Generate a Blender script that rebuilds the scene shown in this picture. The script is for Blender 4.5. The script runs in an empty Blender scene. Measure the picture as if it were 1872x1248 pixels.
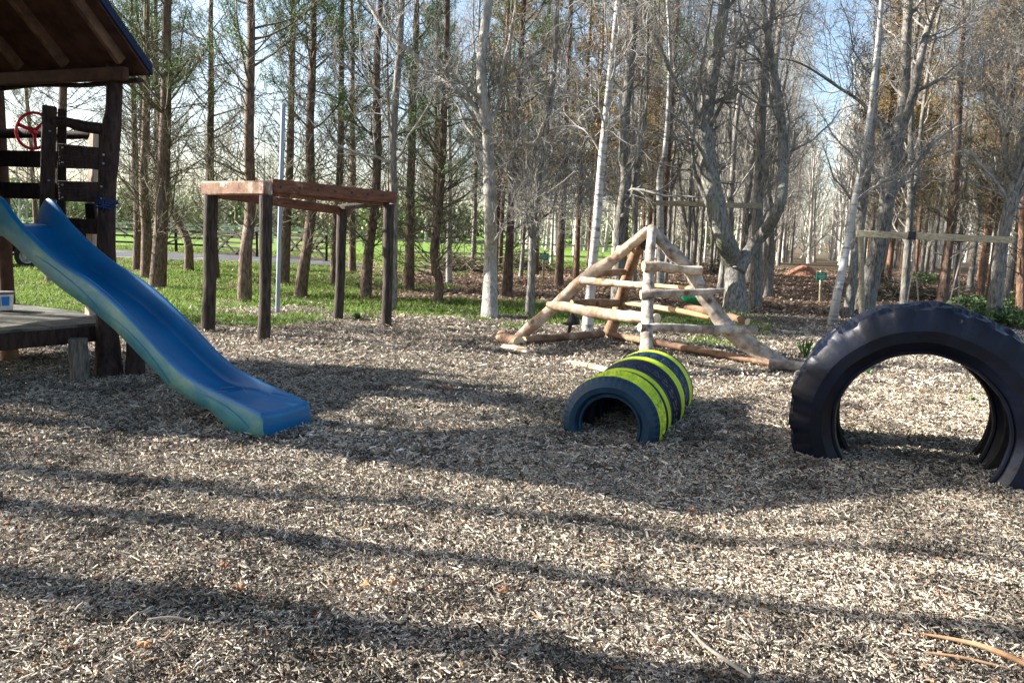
import bpy, math, random
import numpy as np
from mathutils import Vector, Matrix
RS = np.random.RandomState
scene = bpy.context.scene
COL = scene.collection
V = np.array

# ------------------------------------------------------------------ camera
PITCH, ROLL, FPX = math.radians(8.2), math.radians(2.0), 1380.0
EYE = V([0, 0, 1.5])
Fw = V([0, math.cos(PITCH), -math.sin(PITCH)])
R0 = V([1.0, 0, 0]); U0 = V([0, math.sin(PITCH), math.cos(PITCH)])
Rt = math.cos(ROLL)*R0 + math.sin(ROLL)*U0
Up = -math.sin(ROLL)*R0 + math.cos(ROLL)*U0
cam = bpy.data.cameras.new('camera'); camo = bpy.data.objects.new('camera', cam); COL.objects.link(camo)
cam.sensor_width = 36; cam.lens = 36*FPX/1872; cam.clip_end = 3000; cam.clip_start = 0.05
camo.matrix_world = Matrix(((Rt[0], Up[0], -Fw[0], EYE[0]), (Rt[1], Up[1], -Fw[1], EYE[1]), (Rt[2], Up[2], -Fw[2], EYE[2]), (0, 0, 0, 1)))
scene.camera = camo

# ------------------------------------------------------------------ sky, sun, exposure
SUN_EL = math.radians(28.5)
SH = V([0.985, -0.174])                      # the way shadows fall on the ground
w = bpy.data.worlds.new('World'); scene.world = w; w.use_nodes = True
nt = w.node_tree; bg = nt.nodes['Background']
sky = nt.nodes.new('ShaderNodeTexSky'); sky.sky_type = 'NISHITA'; sky.sun_disc = False
sky.sun_elevation = SUN_EL; sky.sun_rotation = math.atan2(-SH[0], -SH[1]); sky.air_density = 1.0; sky.dust_density = 2.0; sky.ozone_density = 1.0
nt.links.new(sky.outputs[0], bg.inputs[0]); bg.inputs[1].default_value = 0.070
sun = bpy.data.lights.new('sun', 'SUN'); sun.energy = 5.0; sun.angle = math.radians(0.5); sun.color = (1.0, 0.95, 0.87)
suno = bpy.data.objects.new('sun', sun); COL.objects.link(suno)
sd = Vector((SH[0]*math.cos(SUN_EL), SH[1]*math.cos(SUN_EL), -math.sin(SUN_EL)))
suno.rotation_euler = sd.to_track_quat('-Z', 'Y').to_euler()
vs = scene.view_settings; vs.view_transform = 'Standard'; vs.look = 'None'; vs.exposure = 2.12; vs.gamma = 1.0
try:
    scene.cycles.max_bounces = 6; scene.cycles.diffuse_bounces = 3; scene.cycles.transparent_max_bounces = 8
except Exception: pass

# ------------------------------------------------------------------ placing
def ray(px, py): return Fw + (px-936)/FPX*Rt - (py-624)/FPX*Up
def gp(px, py, z=0.0):
    d = ray(px, py); return EYE + d*((z-1.5)/d[2])
def at(px, py, Y):
    d = ray(px, py); return EYE + d*(Y/d[1])
def proj(P):
    v = np.asarray(P, float)-EYE; z = v@Fw
    return 936+FPX*(v@Rt)/z, 624-FPX*(v@Up)/z
_n = RS(5).rand(64, 64)
def vnoise(x, y):
    x = np.asarray(x, float); y = np.asarray(y, float)
    xi = np.floor(x).astype(int); yi = np.floor(y).astype(int); fx = x-xi; fy = y-yi
    fx = fx*fx*(3-2*fx); fy = fy*fy*(3-2*fy)
    g = lambda a, b: _n[a % 64, b % 64]
    return (g(xi, yi)*(1-fx)+g(xi+1, yi)*fx)*(1-fy)+(g(xi, yi+1)*(1-fx)+g(xi+1, yi+1)*fx)*fy
def hz(x, y):
    return (vnoise(x*.7, y*.7)-.5)*.05 + (vnoise(x*2.3+9, y*2.3)-.5)*.035 + (vnoise(x*6.1, y*6.1+3)-.5)*.016

# ------------------------------------------------------------------ materials
def new_mat(name):
    m = bpy.data.materials.new(name); m.use_nodes = True
    return m, m.node_tree, m.node_tree.nodes['Principled BSDF']
def mat(name, c1, c2, scale=6, rough=.85, bump=.4, stretch=(1, 1, 1), c3=None, bscale=None, spec=.25, lo=.35, hi=.65, dist=.01, coat=0, rand=0.0, c3scale=1.3, c3lo=.55, metal=0, knots=0):
    m, t, b = new_mat(name); N = t.nodes; L = t.links
    tc = N.new('ShaderNodeTexCoord'); mp = N.new('ShaderNodeMapping'); mp.inputs['Scale'].default_value = stretch
    L.new(tc.outputs['Object'], mp.inputs[0])
    n = N.new('ShaderNodeTexNoise'); n.inputs['Scale'].default_value = scale; n.inputs['Detail'].default_value = 6; n.inputs['Roughness'].default_value = .65
    L.new(mp.outputs[0], n.inputs[0])
    r = N.new('ShaderNodeValToRGB'); r.color_ramp.elements[0].position = lo; r.color_ramp.elements[1].position = hi
    r.color_ramp.elements[0].color = (*c1, 1); r.color_ramp.elements[1].color = (*c2, 1)
    L.new(n.outputs[0], r.inputs[0]); out = r.outputs[0]
    if c3:
        n3 = N.new('ShaderNodeTexNoise'); n3.inputs['Scale'].default_value = c3scale; n3.inputs['Detail'].default_value = 5; n3.inputs['Roughness'].default_value = .7
        L.new(tc.outputs['Object'], n3.inputs[0])
        r3 = N.new('ShaderNodeMapRange'); r3.inputs[1].default_value = c3lo; r3.inputs[2].default_value = c3lo+.12
        L.new(n3.outputs[0], r3.inputs[0])
        mx = N.new('ShaderNodeMix'); mx.data_type = 'RGBA'; L.new(r3.outputs[0], mx.inputs[0]); L.new(out, mx.inputs[6]); mx.inputs[7].default_value = (*c3, 1); out = mx.outputs[2]
    if knots:
        vo = N.new('ShaderNodeTexVoronoi'); vo.inputs['Scale'].default_value = knots; L.new(tc.outputs['Object'], vo.inputs[0]); rk = N.new('ShaderNodeMapRange'); rk.inputs[1].default_value = .10; rk.inputs[2].default_value = .24; rk.inputs[3].default_value = .8; rk.inputs[4].default_value = 0; L.new(vo.outputs['Distance'], rk.inputs[0])
        mk = N.new('ShaderNodeMix'); mk.data_type = 'RGBA'; L.new(rk.outputs[0], mk.inputs[0]); L.new(out, mk.inputs[6]); mk.inputs[7].default_value = (.05, .03, .02, 1); out = mk.outputs[2]
    if rand:
        oi = N.new('ShaderNodeObjectInfo'); mr = N.new('ShaderNodeMapRange'); mr.inputs[3].default_value = 1-rand; mr.inputs[4].default_value = 1+rand
        L.new(oi.outputs['Random'], mr.inputs[0]); vm = N.new('ShaderNodeVectorMath'); vm.operation = 'SCALE'
        L.new(out, vm.inputs[0]); L.new(mr.outputs[0], vm.inputs[3]); out = vm.outputs[0]
    L.new(out, b.inputs['Base Color'])
    if bump:
        n2 = N.new('ShaderNodeTexNoise'); n2.inputs['Scale'].default_value = bscale or scale*2.2; n2.inputs['Detail'].default_value = 5
        L.new(mp.outputs[0], n2.inputs[0]); bp = N.new('ShaderNodeBump'); bp.inputs['Strength'].default_value = bump; bp.inputs['Distance'].default_value = dist
        L.new(n2.outputs[0], bp.inputs['Height']); L.new(bp.outputs[0], b.inputs['Normal'])
    b.inputs['Roughness'].default_value = rough; b.inputs['Specular IOR Level'].default_value = spec; b.inputs['Coat Weight'].default_value = coat
    b.inputs['Metallic'].default_value = metal
    return m
def attr_mat(name, attr, rough=.9, spec=.15, translucent=0.0, nscale=60, var=.35):
    m, t, b = new_mat(name); N = t.nodes; L = t.links
    a = N.new('ShaderNodeAttribute'); a.attribute_name = attr
    g = N.new('ShaderNodeNewGeometry'); n = N.new('ShaderNodeTexNoise'); n.inputs['Scale'].default_value = nscale; n.inputs['Detail'].default_value = 3
    L.new(g.outputs['Position'], n.inputs[0])
    mr = N.new('ShaderNodeMapRange'); mr.inputs[3].default_value = 1-var; mr.inputs[4].default_value = 1+var; L.new(n.outputs[0], mr.inputs[0])
    vm = N.new('ShaderNodeVectorMath'); vm.operation = 'SCALE'; L.new(a.outputs['Color'], vm.inputs[0]); L.new(mr.outputs[0], vm.inputs[3])
    L.new(vm.outputs[0], b.inputs['Base Color']); b.inputs['Roughness'].default_value = rough; b.inputs['Specular IOR Level'].default_value = spec
    if translucent:
        tr = N.new('ShaderNodeBsdfTranslucent'); L.new(vm.outputs[0], tr.inputs[0]); mx = N.new('ShaderNodeMixShader'); mx.inputs[0].default_value = translucent
        L.new(b.outputs[0], mx.inputs[1]); L.new(tr.outputs[0], mx.inputs[2]); L.new(mx.outputs[0], N['Material Output'].inputs[0])
    return m
M = {}
M['grey_bark'] = mat('grey_bark', (.07, .063, .055), (.28, .265, .235), 9, stretch=(3, 3, .8), bump=.9, dist=.02, rand=.2, c3=(.2, .21, .13), c3lo=.58)
M['pale_bark'] = mat('pale_bark', (.16, .15, .13), (.40, .38, .34), 8, stretch=(3, 3, .8), bump=.8, dist=.015, rand=.12)
M['grey_twig'] = mat('grey_twig', (.14, .13, .115), (.38, .36, .325), 5, bump=0, rand=.2)
M['pine_bark'] = mat('pine_bark', (.045, .030, .022), (.20, .135, .10), 10, stretch=(2.5, 2.5, .8), bump=1, dist=.02, rand=.22, c3=(.28, .22, .18), c3scale=2.5, c3lo=.56)
M['pine_twig'] = mat('pine_twig', (.06, .05, .035), (.18, .155, .11), 5, bump=0, rand=.2, c3=(.16, .18, .09))
M['red_bark'] = mat('red_bark', (.06, .036, .025), (.23, .135, .09), 10, stretch=(2.5, 2.5, .8), bump=1, dist=.02, rand=.2)
M['needles'] = mat('needles', (.055, .105, .035), (.17, .25, .09), 1.2, bump=0, rough=.7, rand=.15)
M['brown_needles'] = mat('brown_needles', (.13, .085, .03), (.42, .28, .10), 1.1, bump=0, rough=.8, c3=(.13, .17, .06), rand=.2)
M['log'] = mat('log', (.26, .16, .09), (.60, .49, .37), 6, bump=1.0, dist=.014, c3=(.26, .12, .055), c3scale=7, c3lo=.58, knots=5, rough=.75)
M['log_grey'] = mat('log_grey', (.13, .10, .08), (.46, .40, .33), 7, bump=1.0, dist=.012, c3=(.20, .11, .06), c3scale=6, c3lo=.56, rough=.8, knots=5)
M['log_end'] = mat('log_end', (.50, .38, .22), (.70, .56, .36), 20, bump=.2, rough=.8)
M['log_brown'] = mat('log_brown', (.11, .062, .038), (.28, .175, .11), 6, bump=.9, dist=.012, knots=5, c3=(.42, .31, .20), c3scale=3, c3lo=.58)
M['plank_yellow'] = mat('plank_yellow', (.48, .32, .15), (.66, .48, .25), 5, stretch=(1, 6, 6), bump=.3)
M['beam_red'] = mat('beam_red', (.075, .032, .02), (.18, .082, .048), 5, stretch=(1, 1, 4), bump=.5, c3=(.30, .18, .11), c3scale=3, c3lo=.6)
M['beam_pale'] = mat('beam_pale', (.13, .07, .045), (.32, .20, .14), 5, bump=.8, dist=.01, c3=(.46, .40, .34), c3scale=4.5, c3lo=.54)
M['post_dark'] = mat('post_dark', (.014, .010, .009), (.075, .058, .046), 7, stretch=(5, 5, .7), bump=1, dist=.01, c3=(.10, .11, .06), c3lo=.6)
M['hut_wood'] = mat('hut_wood', (.016, .010, .009), (.055, .034, .029), 7, stretch=(4, 4, 1), bump=.7, dist=.008, spec=.12, c3=(.09, .05, .036), c3lo=.66, rough=.75)
M['hut_red'] = mat('hut_red', (.030, .013, .009), (.075, .034, .021), 6, bump=.4, rough=.8)
M['rafter'] = mat('rafter', (.06, .032, .02), (.14, .08, .05), 7, bump=.3)
M['stump'] = mat('stump', (.05, .042, .034), (.20, .175, .145), 9, stretch=(4, 4, .8), bump=.8, dist=.008)
M['sunlit_wood'] = mat('sunlit_wood', (.38, .27, .20), (.60, .48, .38), 7, stretch=(3, 3, .6), bump=.3)  # sunlight on the back tower post put into its pale colour
M['deck'] = mat('deck', (.05, .05, .042), (.15, .145, .12), 6, bump=.5, dist=.006, c3=(.11, .13, .07), c3lo=.6)
M['felt_blue'] = mat('felt_blue', (.005, .012, .035), (.010, .022, .06), 30, bump=.3, rough=.75)
M['red_paint'] = mat('red_paint', (.48, .012, .02), (.60, .02, .03), 10, bump=.05, rough=.35, spec=.5)
M['slide_blue'] = mat('slide_blue', (.001, .085, .21), (.002, .115, .27), 3, bump=.05, rough=.30, spec=.38, c3=(.004, .11, .28), c3lo=.62)
M['slide_side'] = mat('slide_side', (.03, .14, .19), (.07, .21, .21), 4, bump=.1, rough=.45, spec=.3, c3=(.12, .24, .19), c3scale=3, c3lo=.50)
M['tyre_blue'] = mat('tyre_blue', (.002, .018, .038), (.004, .034, .066), 6, bump=.3, rough=.5, spec=.4, c3=(.005, .04, .065), c3lo=.6)
M['tyre_yellow'] = mat('tyre_yellow', (.42, .55, .015), (.62, .72, .03), 8, bump=.3, rough=.55, c3=(.22, .36, .03), c3scale=5, c3lo=.60)
M['tyre_dark'] = mat('tyre_dark', (.003, .008, .02), (.007, .016, .04), 6, bump=.3, rough=.5, spec=.4)
M['tyre_in'] = mat('tyre_in', (.006, .006, .007), (.02, .02, .02), 8, bump=.3, rough=.8)
M['tractor'] = mat('tractor', (.0015, .0025, .006), (.004, .006, .014), 5, bump=.45, dist=.008, rough=.40, spec=.22, c3=(.003, .007, .022), c3scale=2.2, c3lo=.52)
def scuff(m, colour, scale, lo, hi, sx=(1, 1, 1)):
    t = m.node_tree; N = t.nodes; L = t.links; b = N['Principled BSDF']; src = b.inputs['Base Color'].links[0].from_socket
    tc = N.new('ShaderNodeTexCoord'); mp = N.new('ShaderNodeMapping'); mp.inputs['Scale'].default_value = sx; L.new(tc.outputs['Object'], mp.inputs[0])
    n = N.new('ShaderNodeTexNoise'); n.inputs['Scale'].default_value = scale; n.inputs['Detail'].default_value = 9; n.inputs['Roughness'].default_value = .75; L.new(mp.outputs[0], n.inputs[0])
    r = N.new('ShaderNodeMapRange'); r.inputs[1].default_value = lo; r.inputs[2].default_value = hi; L.new(n.outputs[0], r.inputs[0])
    x = N.new('ShaderNodeMix'); x.data_type = 'RGBA'; L.new(r.outputs[0], x.inputs[0]); L.new(src, x.inputs[6]); x.inputs[7].default_value = (*colour, 1); L.new(x.outputs[2], b.inputs['Base Color'])
scuff(M['tractor'], (.16, .15, .11), 6, .67, .76); scuff(M['tyre_blue'], (.03, .045, .05), 9, .62, .74); scuff(M['tyre_yellow'], (.03, .05, .03), 16, .60, .68)
scuff(M['slide_blue'], (.05, .16, .26), 22, .64, .74); scuff(M['slide_side'], (.20, .30, .22), 3, .60, .75); scuff(M['hut_wood'], (.12, .10, .08), 24, .66, .74)
M['steel'] = mat('steel', (.22, .26, .33), (.36, .42, .50), 4, stretch=(1, 1, .3), bump=.1, rough=.45, metal=.6)
M['metal_black'] = mat('metal_black', (.012, .012, .014), (.03, .03, .035), 10, bump=.2, rough=.5)
M['gate'] = mat('gate', (.010, .007, .005), (.03, .02, .015), 5, bump=.4)
M['rail_pale'] = mat('rail_pale', (.35, .33, .30), (.55, .53, .49), 4, bump=.3)
M['swing_wood'] = mat('swing_wood', (.20, .17, .115), (.42, .37, .26), 6, stretch=(1, 6, 6), bump=.5, c3=(.18, .2, .1), c3lo=.6)
M['rope'] = mat('rope', (.22, .18, .15), (.38, .31, .27), 40, bump=.3)
M['rope_blue'] = mat('rope_blue', (.010, .020, .06), (.02, .04, .11), 40, bump=.2)
M['green_plastic'] = mat('green_plastic', (.005, .16, .06), (.01, .24, .09), 5, bump=.1, rough=.35, spec=.5)
M['sign_green'] = mat('sign_green', (.0, .22, .13), (.01, .28, .17), 5, bump=0, rough=.4)
M['white'] = mat('white', (.70, .70, .68), (.82, .82, .80), 6, bump=.05, rough=.5)
M['label_blue'] = mat('label_blue', (.02, .20, .58), (.04, .27, .68), 6, bump=0, rough=.4)
M['grey_rim'] = mat('grey_rim', (.10, .10, .10), (.2, .2, .2), 20, bump=.2)
M['car_olive'] = mat('car_olive', (.05, .047, .038), (.085, .08, .064), 3, bump=.05, rough=.45, spec=.5)
M['glass'] = mat('glass', (.10, .15, .18), (.16, .22, .25), 1, bump=0, rough=.08, spec=.8)
M['rubber'] = mat('rubber', (.008, .008, .008), (.02, .02, .02), 9, bump=.3, rough=.8)
M['alloy'] = mat('alloy', (.20, .20, .20), (.36, .36, .35), 9, bump=.1, rough=.4, metal=.5)
M['soil_red'] = mat('soil_red', (.20, .085, .05), (.38, .20, .13), 6, bump=1, dist=.05)
M['brush'] = mat('brush', (.05, .04, .03), (.14, .12, .08), 6, bump=1, dist=.04)
M['gravel'] = mat('gravel', (.025, .026, .030), (.07, .071, .076), 14, bump=.6, dist=.01, c3=(.2, .18, .15), c3scale=.7)
M['leafgreen'] = mat('leafgreen', (.03, .07, .02), (.10, .17, .05), 2, bump=0, rough=.5, rand=.1)
M['leafbrown'] = mat('leafbrown', (.22, .08, .03), (.42, .20, .09), 6, bump=.2)
M['stick'] = mat('stick', (.20, .11, .055), (.42, .26, .15), 9, bump=.4)
M['stick_grey'] = mat('stick_grey', (.13, .11, .09), (.30, .27, .22), 9, bump=.4)

def birch_mat():
    m, t, b = new_mat('birch_bark'); N = t.nodes; L = t.links
    tc = N.new('ShaderNodeTexCoord'); mp = N.new('ShaderNodeMapping'); mp.inputs['Scale'].default_value = (2.6, 2.6, 11); L.new(tc.outputs['Object'], mp.inputs[0])
    n = N.new('ShaderNodeTexNoise'); n.inputs['Scale'].default_value = 1.6; n.inputs['Detail'].default_value = 4; L.new(mp.outputs[0], n.inputs[0])
    r = N.new('ShaderNodeValToRGB'); r.color_ramp.elements[0].position = .33; r.color_ramp.elements[1].position = .50
    r.color_ramp.elements[0].color = (.12, .11, .10, 1); r.color_ramp.elements[1].color = (.40, .385, .36, 1); L.new(n.outputs[0], r.inputs[0])
    L.new(r.outputs[0], b.inputs['Base Color']); b.inputs['Roughness'].default_value = .7
    bp = N.new('ShaderNodeBump'); bp.inputs['Strength'].default_value = .4; bp.inputs['Distance'].default_value = .01; L.new(n.outputs[0], bp.inputs['Height']); L.new(bp.outputs[0], b.inputs['Normal'])
    return m
M['birch_bark'] = birch_mat()

# ------------------------------------------------------------------ mesh helpers
def np_mesh(name, verts, faces_list, mats, smooth=True, fmat=None, attr=None):
    """faces_list: list of int arrays (n,k)."""
    me = bpy.data.meshes.new(name)
    verts = np.ascontiguousarray(verts, np.float32)
    me.vertices.add(len(verts)); me.vertices.foreach_set('co', verts.ravel())
    faces_list = [np.asarray(f, np.int32) for f in faces_list if len(f)]
    loops = np.concatenate([f.ravel() for f in faces_list]); tot = np.concatenate([np.full(len(f), f.shape[1], np.int32) for f in faces_list])
    start = np.concatenate([[0], np.cumsum(tot)[:-1]]).astype(np.int32)
    me.loops.add(len(loops)); me.loops.foreach_set('vertex_index', loops)
    me.polygons.add(len(tot)); me.polygons.foreach_set('loop_start', start); me.polygons.foreach_set('loop_total', tot)
    me.polygons.foreach_set('use_smooth', np.full(len(tot), smooth, bool))
    if fmat is not None: me.polygons.foreach_set('material_index', np.asarray(fmat, np.int32))
    for m in (mats if isinstance(mats, (list, tuple)) else [mats]): me.materials.append(M[m] if isinstance(m, str) else m)
    if attr:
        a = me.attributes.new(attr[0], 'FLOAT_COLOR', 'POINT'); c = np.ones((len(verts), 4), np.float32); c[:, :3] = attr[1]; a.data.foreach_set('color', c.ravel())
    me.update(calc_edges=True); me.validate()
    return me
class MB:
    def __init__(s): s.v = []; s.f = {}; s.n = 0; s.mi = 0
    def add(s, verts, faces):
        verts = np.asarray(verts, float); s.v.append(verts)
        for f in faces:
            s.f.setdefault(len(f), []).append(([i+s.n for i in f], s.mi))
        s.n += len(verts)
    def addq(s, verts, quads):
        s.v.append(verts)
        for q in quads.tolist(): s.f.setdefault(len(q), []).append(([i+s.n for i in q], s.mi))
        s.n += len(verts)
    def box(s, c, size, rz=0, M3=None, bev=0.0):
        x, y, z = [a/2 for a in size]
        if bev:
            b = min(bev, x*.9, y*.9, z*.9)
            vs = []; fs = []
            for sx in (-1, 1):
                for sy in (-1, 1):
                    for sz in (-1, 1):
                        vs += [(sx*x, sy*(y-b), sz*(z-b)), (sx*(x-b), sy*y, sz*(z-b)), (sx*(x-b), sy*(y-b), sz*z)]
            idx = lambda sx, sy, sz, k: (((sx > 0)*2+(sy > 0))*2+(sz > 0))*3+k
            for sg in (-1, 1):
                a = [idx(sg, p, q, 0) for p, q in ((-1, -1), (1, -1), (1, 1), (-1, 1))]; fs.append(a if sg > 0 else a[::-1])
                a = [idx(p, sg, q, 1) for p, q in ((-1, -1), (-1, 1), (1, 1), (1, -1))]; fs.append(a if sg > 0 else a[::-1])
                a = [idx(p, q, sg, 2) for p, q in ((-1, -1), (1, -1), (1, 1), (-1, 1))]; fs.append(a if sg > 0 else a[::-1])
            for sx in (-1, 1):
                for sy in (-1, 1):
                    a = [idx(sx, sy, -1, 0), idx(sx, sy, -1, 1), idx(sx, sy, 1, 1), idx(sx, sy, 1, 0)]; fs.append(a if sx*sy > 0 else a[::-1])
                    a = [idx(sx, -1, sy, 0), idx(sx, 1, sy, 0), idx(sx, 1, sy, 2), idx(sx, -1, sy, 2)]; fs.append(a if sx*sy > 0 else a[::-1])
                    a = [idx(-1, sx, sy, 1), idx(-1, sx, sy, 2), idx(1, sx, sy, 2), idx(1, sx, sy, 1)]; fs.append(a if sx*sy > 0 else a[::-1])
                    for sz in (-1, 1):
                        a = [idx(sx, sy, sz, 0), idx(sx, sy, sz, 1), idx(sx, sy, sz, 2)]; fs.append(a if sx*sy*sz > 0 else a[::-1])
            vs = V(vs)
        else:
            vs = V([(a, b_, c_) for a in (-x, x) for b_ in (-y, y) for c_ in (-z, z)])
            fs = [(0, 1, 3, 2), (4, 6, 7, 5), (0, 4, 5, 1), (2, 3, 7, 6), (0, 2, 6, 4), (1, 5, 7, 3)]
        if M3 is None:
            cz, sz_ = math.cos(rz), math.sin(rz); M3 = V([[cz, -sz_, 0], [sz_, cz, 0], [0, 0, 1]])
        s.add(vs@np.asarray(M3).T + V(c), fs)
    def bar(s, a, b, wd, th, up=(0, 0, 1), bev=.006, ext=0.0):
        """box from a to b; wd = size sideways, th = size along up"""
        a = V(a, float) if False else np.asarray(a, float); b = np.asarray(b, float); d = b-a; l = np.linalg.norm(d); d = d/l
        u = np.asarray(up, float); sd_ = np.cross(u, d); sd_ /= np.linalg.norm(sd_); u = np.cross(d, sd_)
        s.box((a+b)/2, (l+ext*2, wd, th), M3=np.stack([d, sd_, u], 1), bev=bev)
    def tube(s, pts, rad, seg=12, caps=True, noise=0.0, rng=None, sub=1, squash=1):
        pts = np.asarray(pts, float); rad = np.broadcast_to(np.asarray(rad, float), (len(pts),))
        if sub > 1:
            k = len(pts); t = np.linspace(0, k-1, (k-1)*sub+1)
            pts = np.stack([cr(pts[:, i], t) for i in range(3)], 1); rad = np.interp(t, np.arange(k), rad)
        tg = np.gradient(pts, axis=0); tg /= np.linalg.norm(tg, axis=1)[:, None]+1e-9
        ref = V([0, 0, 1.0]) if abs(tg[:, 2]).mean() < .8 else V([1.0, 0, 0])
        a = np.cross(tg, ref); a /= np.linalg.norm(a, axis=1)[:, None]; b = np.cross(tg, a)
        th = np.arange(seg)*2*math.pi/seg
        rr = rad[:, None]*np.ones((1, seg))
        if noise:
            rng = rng or RS(int(abs(pts.sum())*1000) % 99991)
            lump = rng.rand(len(pts), seg)-.5; lump = (lump+np.roll(lump, 1, 1)+np.roll(lump, -1, 1))/2
            lump[1:-1] = (lump[1:-1]*2+lump[:-2]+lump[2:])/4
            rr = rr*(1+noise*2*lump+noise*1.2*(rng.rand(len(pts), 1)-.5))
        v = pts[:, None]+rr[..., None]*(np.cos(th)[None, :, None]*a[:, None]+squash*np.sin(th)[None, :, None]*b[:, None])
        n = len(pts); fs = []
        for i in range(n-1):
            for j in range(seg):
                k = (j+1) % seg; fs.append((i*seg+j, i*seg+k, (i+1)*seg+k, (i+1)*seg+j))
        s.add(v.reshape(-1, 3), fs)
        if caps:
            mi = s.mi
            if caps == 2: s.mi = 1
            for i, fl in ((0, 1), (n-1, 0)):
                ring = v[i]; c = ring.mean(0); vs = np.concatenate([ring, [c]])
                s.add(vs, [((j, (j+1) % seg, seg) if not fl else ((j+1) % seg, j, seg)) for j in range(seg)])
            s.mi = mi
    def lathe(s, prof, c, axis=(0, 1, 0), seg=48, closed=True, mi=None):
        """prof: list of (radius, axial) ; mi list per profile edge"""
        ax = np.asarray(axis, float); ax /= np.linalg.norm(ax)
        a = np.cross(ax, V([0, 0, 1.0]));
        if np.linalg.norm(a) < .1: a = V([1.0, 0, 0])
        a /= np.linalg.norm(a); b = np.cross(a, ax)
        n = len(prof); th = np.arange(seg)*2*math.pi/seg
        vs = V([[V(c)+r*(math.cos(t)*a+math.sin(t)*b)+h*ax for (r, h) in prof] for t in th]).reshape(-1, 3)
        m0 = s.mi; base = s.n; s.v.append(vs); s.n += len(vs)
        for j in range(seg):
            k = (j+1) % seg
            for i in range(n if closed else n-1):
                i2 = (i+1) % n
                s.f.setdefault(4, []).append(([base+j*n+i, base+k*n+i, base+k*n+i2, base+j*n+i2], mi[i] if mi else s.mi))
        s.mi = m0
        return base, n, seg
    def mesh(s, name, mats, smooth=True):
        fl = []; fm = []
        for k, L in s.f.items():
            fl.append(V([x[0] for x in L])); fm += [x[1] for x in L]
        return np_mesh(name, np.concatenate(s.v), fl, mats, smooth, fm)
def cr(y, t):
    k = len(y); i = np.clip(np.floor(t).astype(int), 0, k-2); u = t-i
    y0 = y[np.clip(i-1, 0, k-1)]; y1 = y[i]; y2 = y[i+1]; y3 = y[np.clip(i+2, 0, k-1)]
    return .5*((2*y1)+(-y0+y2)*u+(2*y0-5*y1+4*y2-y3)*u*u+(-y0+3*y1-3*y2+y3)*u**3)
def sharp(me, ang=40):
    try: me.set_sharp_from_angle(angle=math.radians(ang))
    except Exception: pass
def link(name, me, parent=None, ang=40):
    o = bpy.data.objects.new(name, me); COL.objects.link(o)
    if ang: sharp(me, ang)
    if parent is not None:
        o.parent = parent
        o.matrix_parent_inverse = Matrix.Translation(-parent.location) if parent.rotation_euler.z == 0 else Matrix.Identity(4)
    return o
def tag(o, label=None, cat=None, group=None, kind=None):
    if label: o['label'] = label
    if cat: o['category'] = cat
    if group: o['group'] = group
    if kind: o['kind'] = kind
    return o
def empty(name, loc, label, cat, group=None):
    o = bpy.data.objects.new(name, None); COL.objects.link(o); o.location = tuple(float(a) for a in loc); o.empty_display_size = .2
    return tag(o, label, cat, group)

# vectorised tubes: P (N,K,3), R (N,K)
def tubes(P, R, sides=3):
    N_, K = R.shape
    T = np.gradient(P, axis=1); T /= np.linalg.norm(T, axis=2, keepdims=True)+1e-9
    ref = np.where(np.abs(T[..., 2:3]) > .85, V([1.0, 0, 0]), V([0, 0, 1.0]))
    ref = np.broadcast_to(ref[:, :1], T.shape)
    A = np.cross(T, ref); A /= np.linalg.norm(A, axis=2, keepdims=True)+1e-9; B = np.cross(T, A)
    th = np.arange(sides)*2*math.pi/sides
    v = P[:, :, None]+R[:, :, None, None]*(np.cos(th)[None, None, :, None]*A[:, :, None]+np.sin(th)[None, None, :, None]*B[:, :, None])
    i = np.arange(K-1)[:, None]*sides; j = np.arange(sides)[None]; j2 = (j+1) % sides
    q = np.stack([i+j, i+j2, i+sides+j2, i+sides+j], -1).reshape(-1, 4)
    q = (q[None]+(np.arange(N_)*K*sides)[:, None, None]).reshape(-1, 4)
    return v.reshape(-1, 3), q
def join(parts):
    vs, qs, n = [], [], 0
    for v, q in parts: vs.append(v); qs.append(q+n); n += len(v)
    return np.concatenate(vs), np.concatenate(qs)
def unit(a): return a/(np.linalg.norm(a, axis=-1, keepdims=True)+1e-9)
def spawn(P, R, n, t0, t1, ang, length, up, wig, rng, K=5, rr=.5, lenfall=.5, rmin=.003):
    """children of every polyline: n each, at t in [t0,t1]; ang = leaving angle; up = pull upward per step"""
    N_, K0, _ = P.shape
    t = (t0+(t1-t0)*rng.rand(N_, n)); idx = t*(K0-1); i = np.minimum(idx.astype(int), K0-2); f = idx-i
    ar = np.arange(N_)[:, None]
    S = P[ar, i]*(1-f[..., None])+P[ar, i+1]*f[..., None]; r = (R[ar, i]*(1-f)+R[ar, i+1]*f)
    T = unit(P[ar, i+1]-P[ar, i])
    rnd = unit(np.cross(T, rng.randn(N_, n, 3)))
    a = ang*(.75+.5*rng.rand(N_, n, 1))
    D = unit(np.cos(a)*T+np.sin(a)*rnd)
    ln = length*(.6+.7*rng.rand(N_, n))*(1-lenfall*t)
    S = S.reshape(-1, 3); D = D.reshape(-1, 3); ln = ln.reshape(-1); r = r.reshape(-1)
    pts = [S]; cur = S
    for k in range(K-1):
        D = unit(D+up*V([0, 0, 1.0])+wig*rng.randn(len(S), 3)); cur = cur+D*(ln/(K-1))[:, None]; pts.append(cur)
    Pn = np.stack(pts, 1)
    r0 = np.maximum(r*rr, rmin*1.3); Rn = r0[:, None]*np.linspace(1, .35, K)[None]; Rn = np.maximum(Rn, rmin)
    return Pn, Rn

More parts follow.
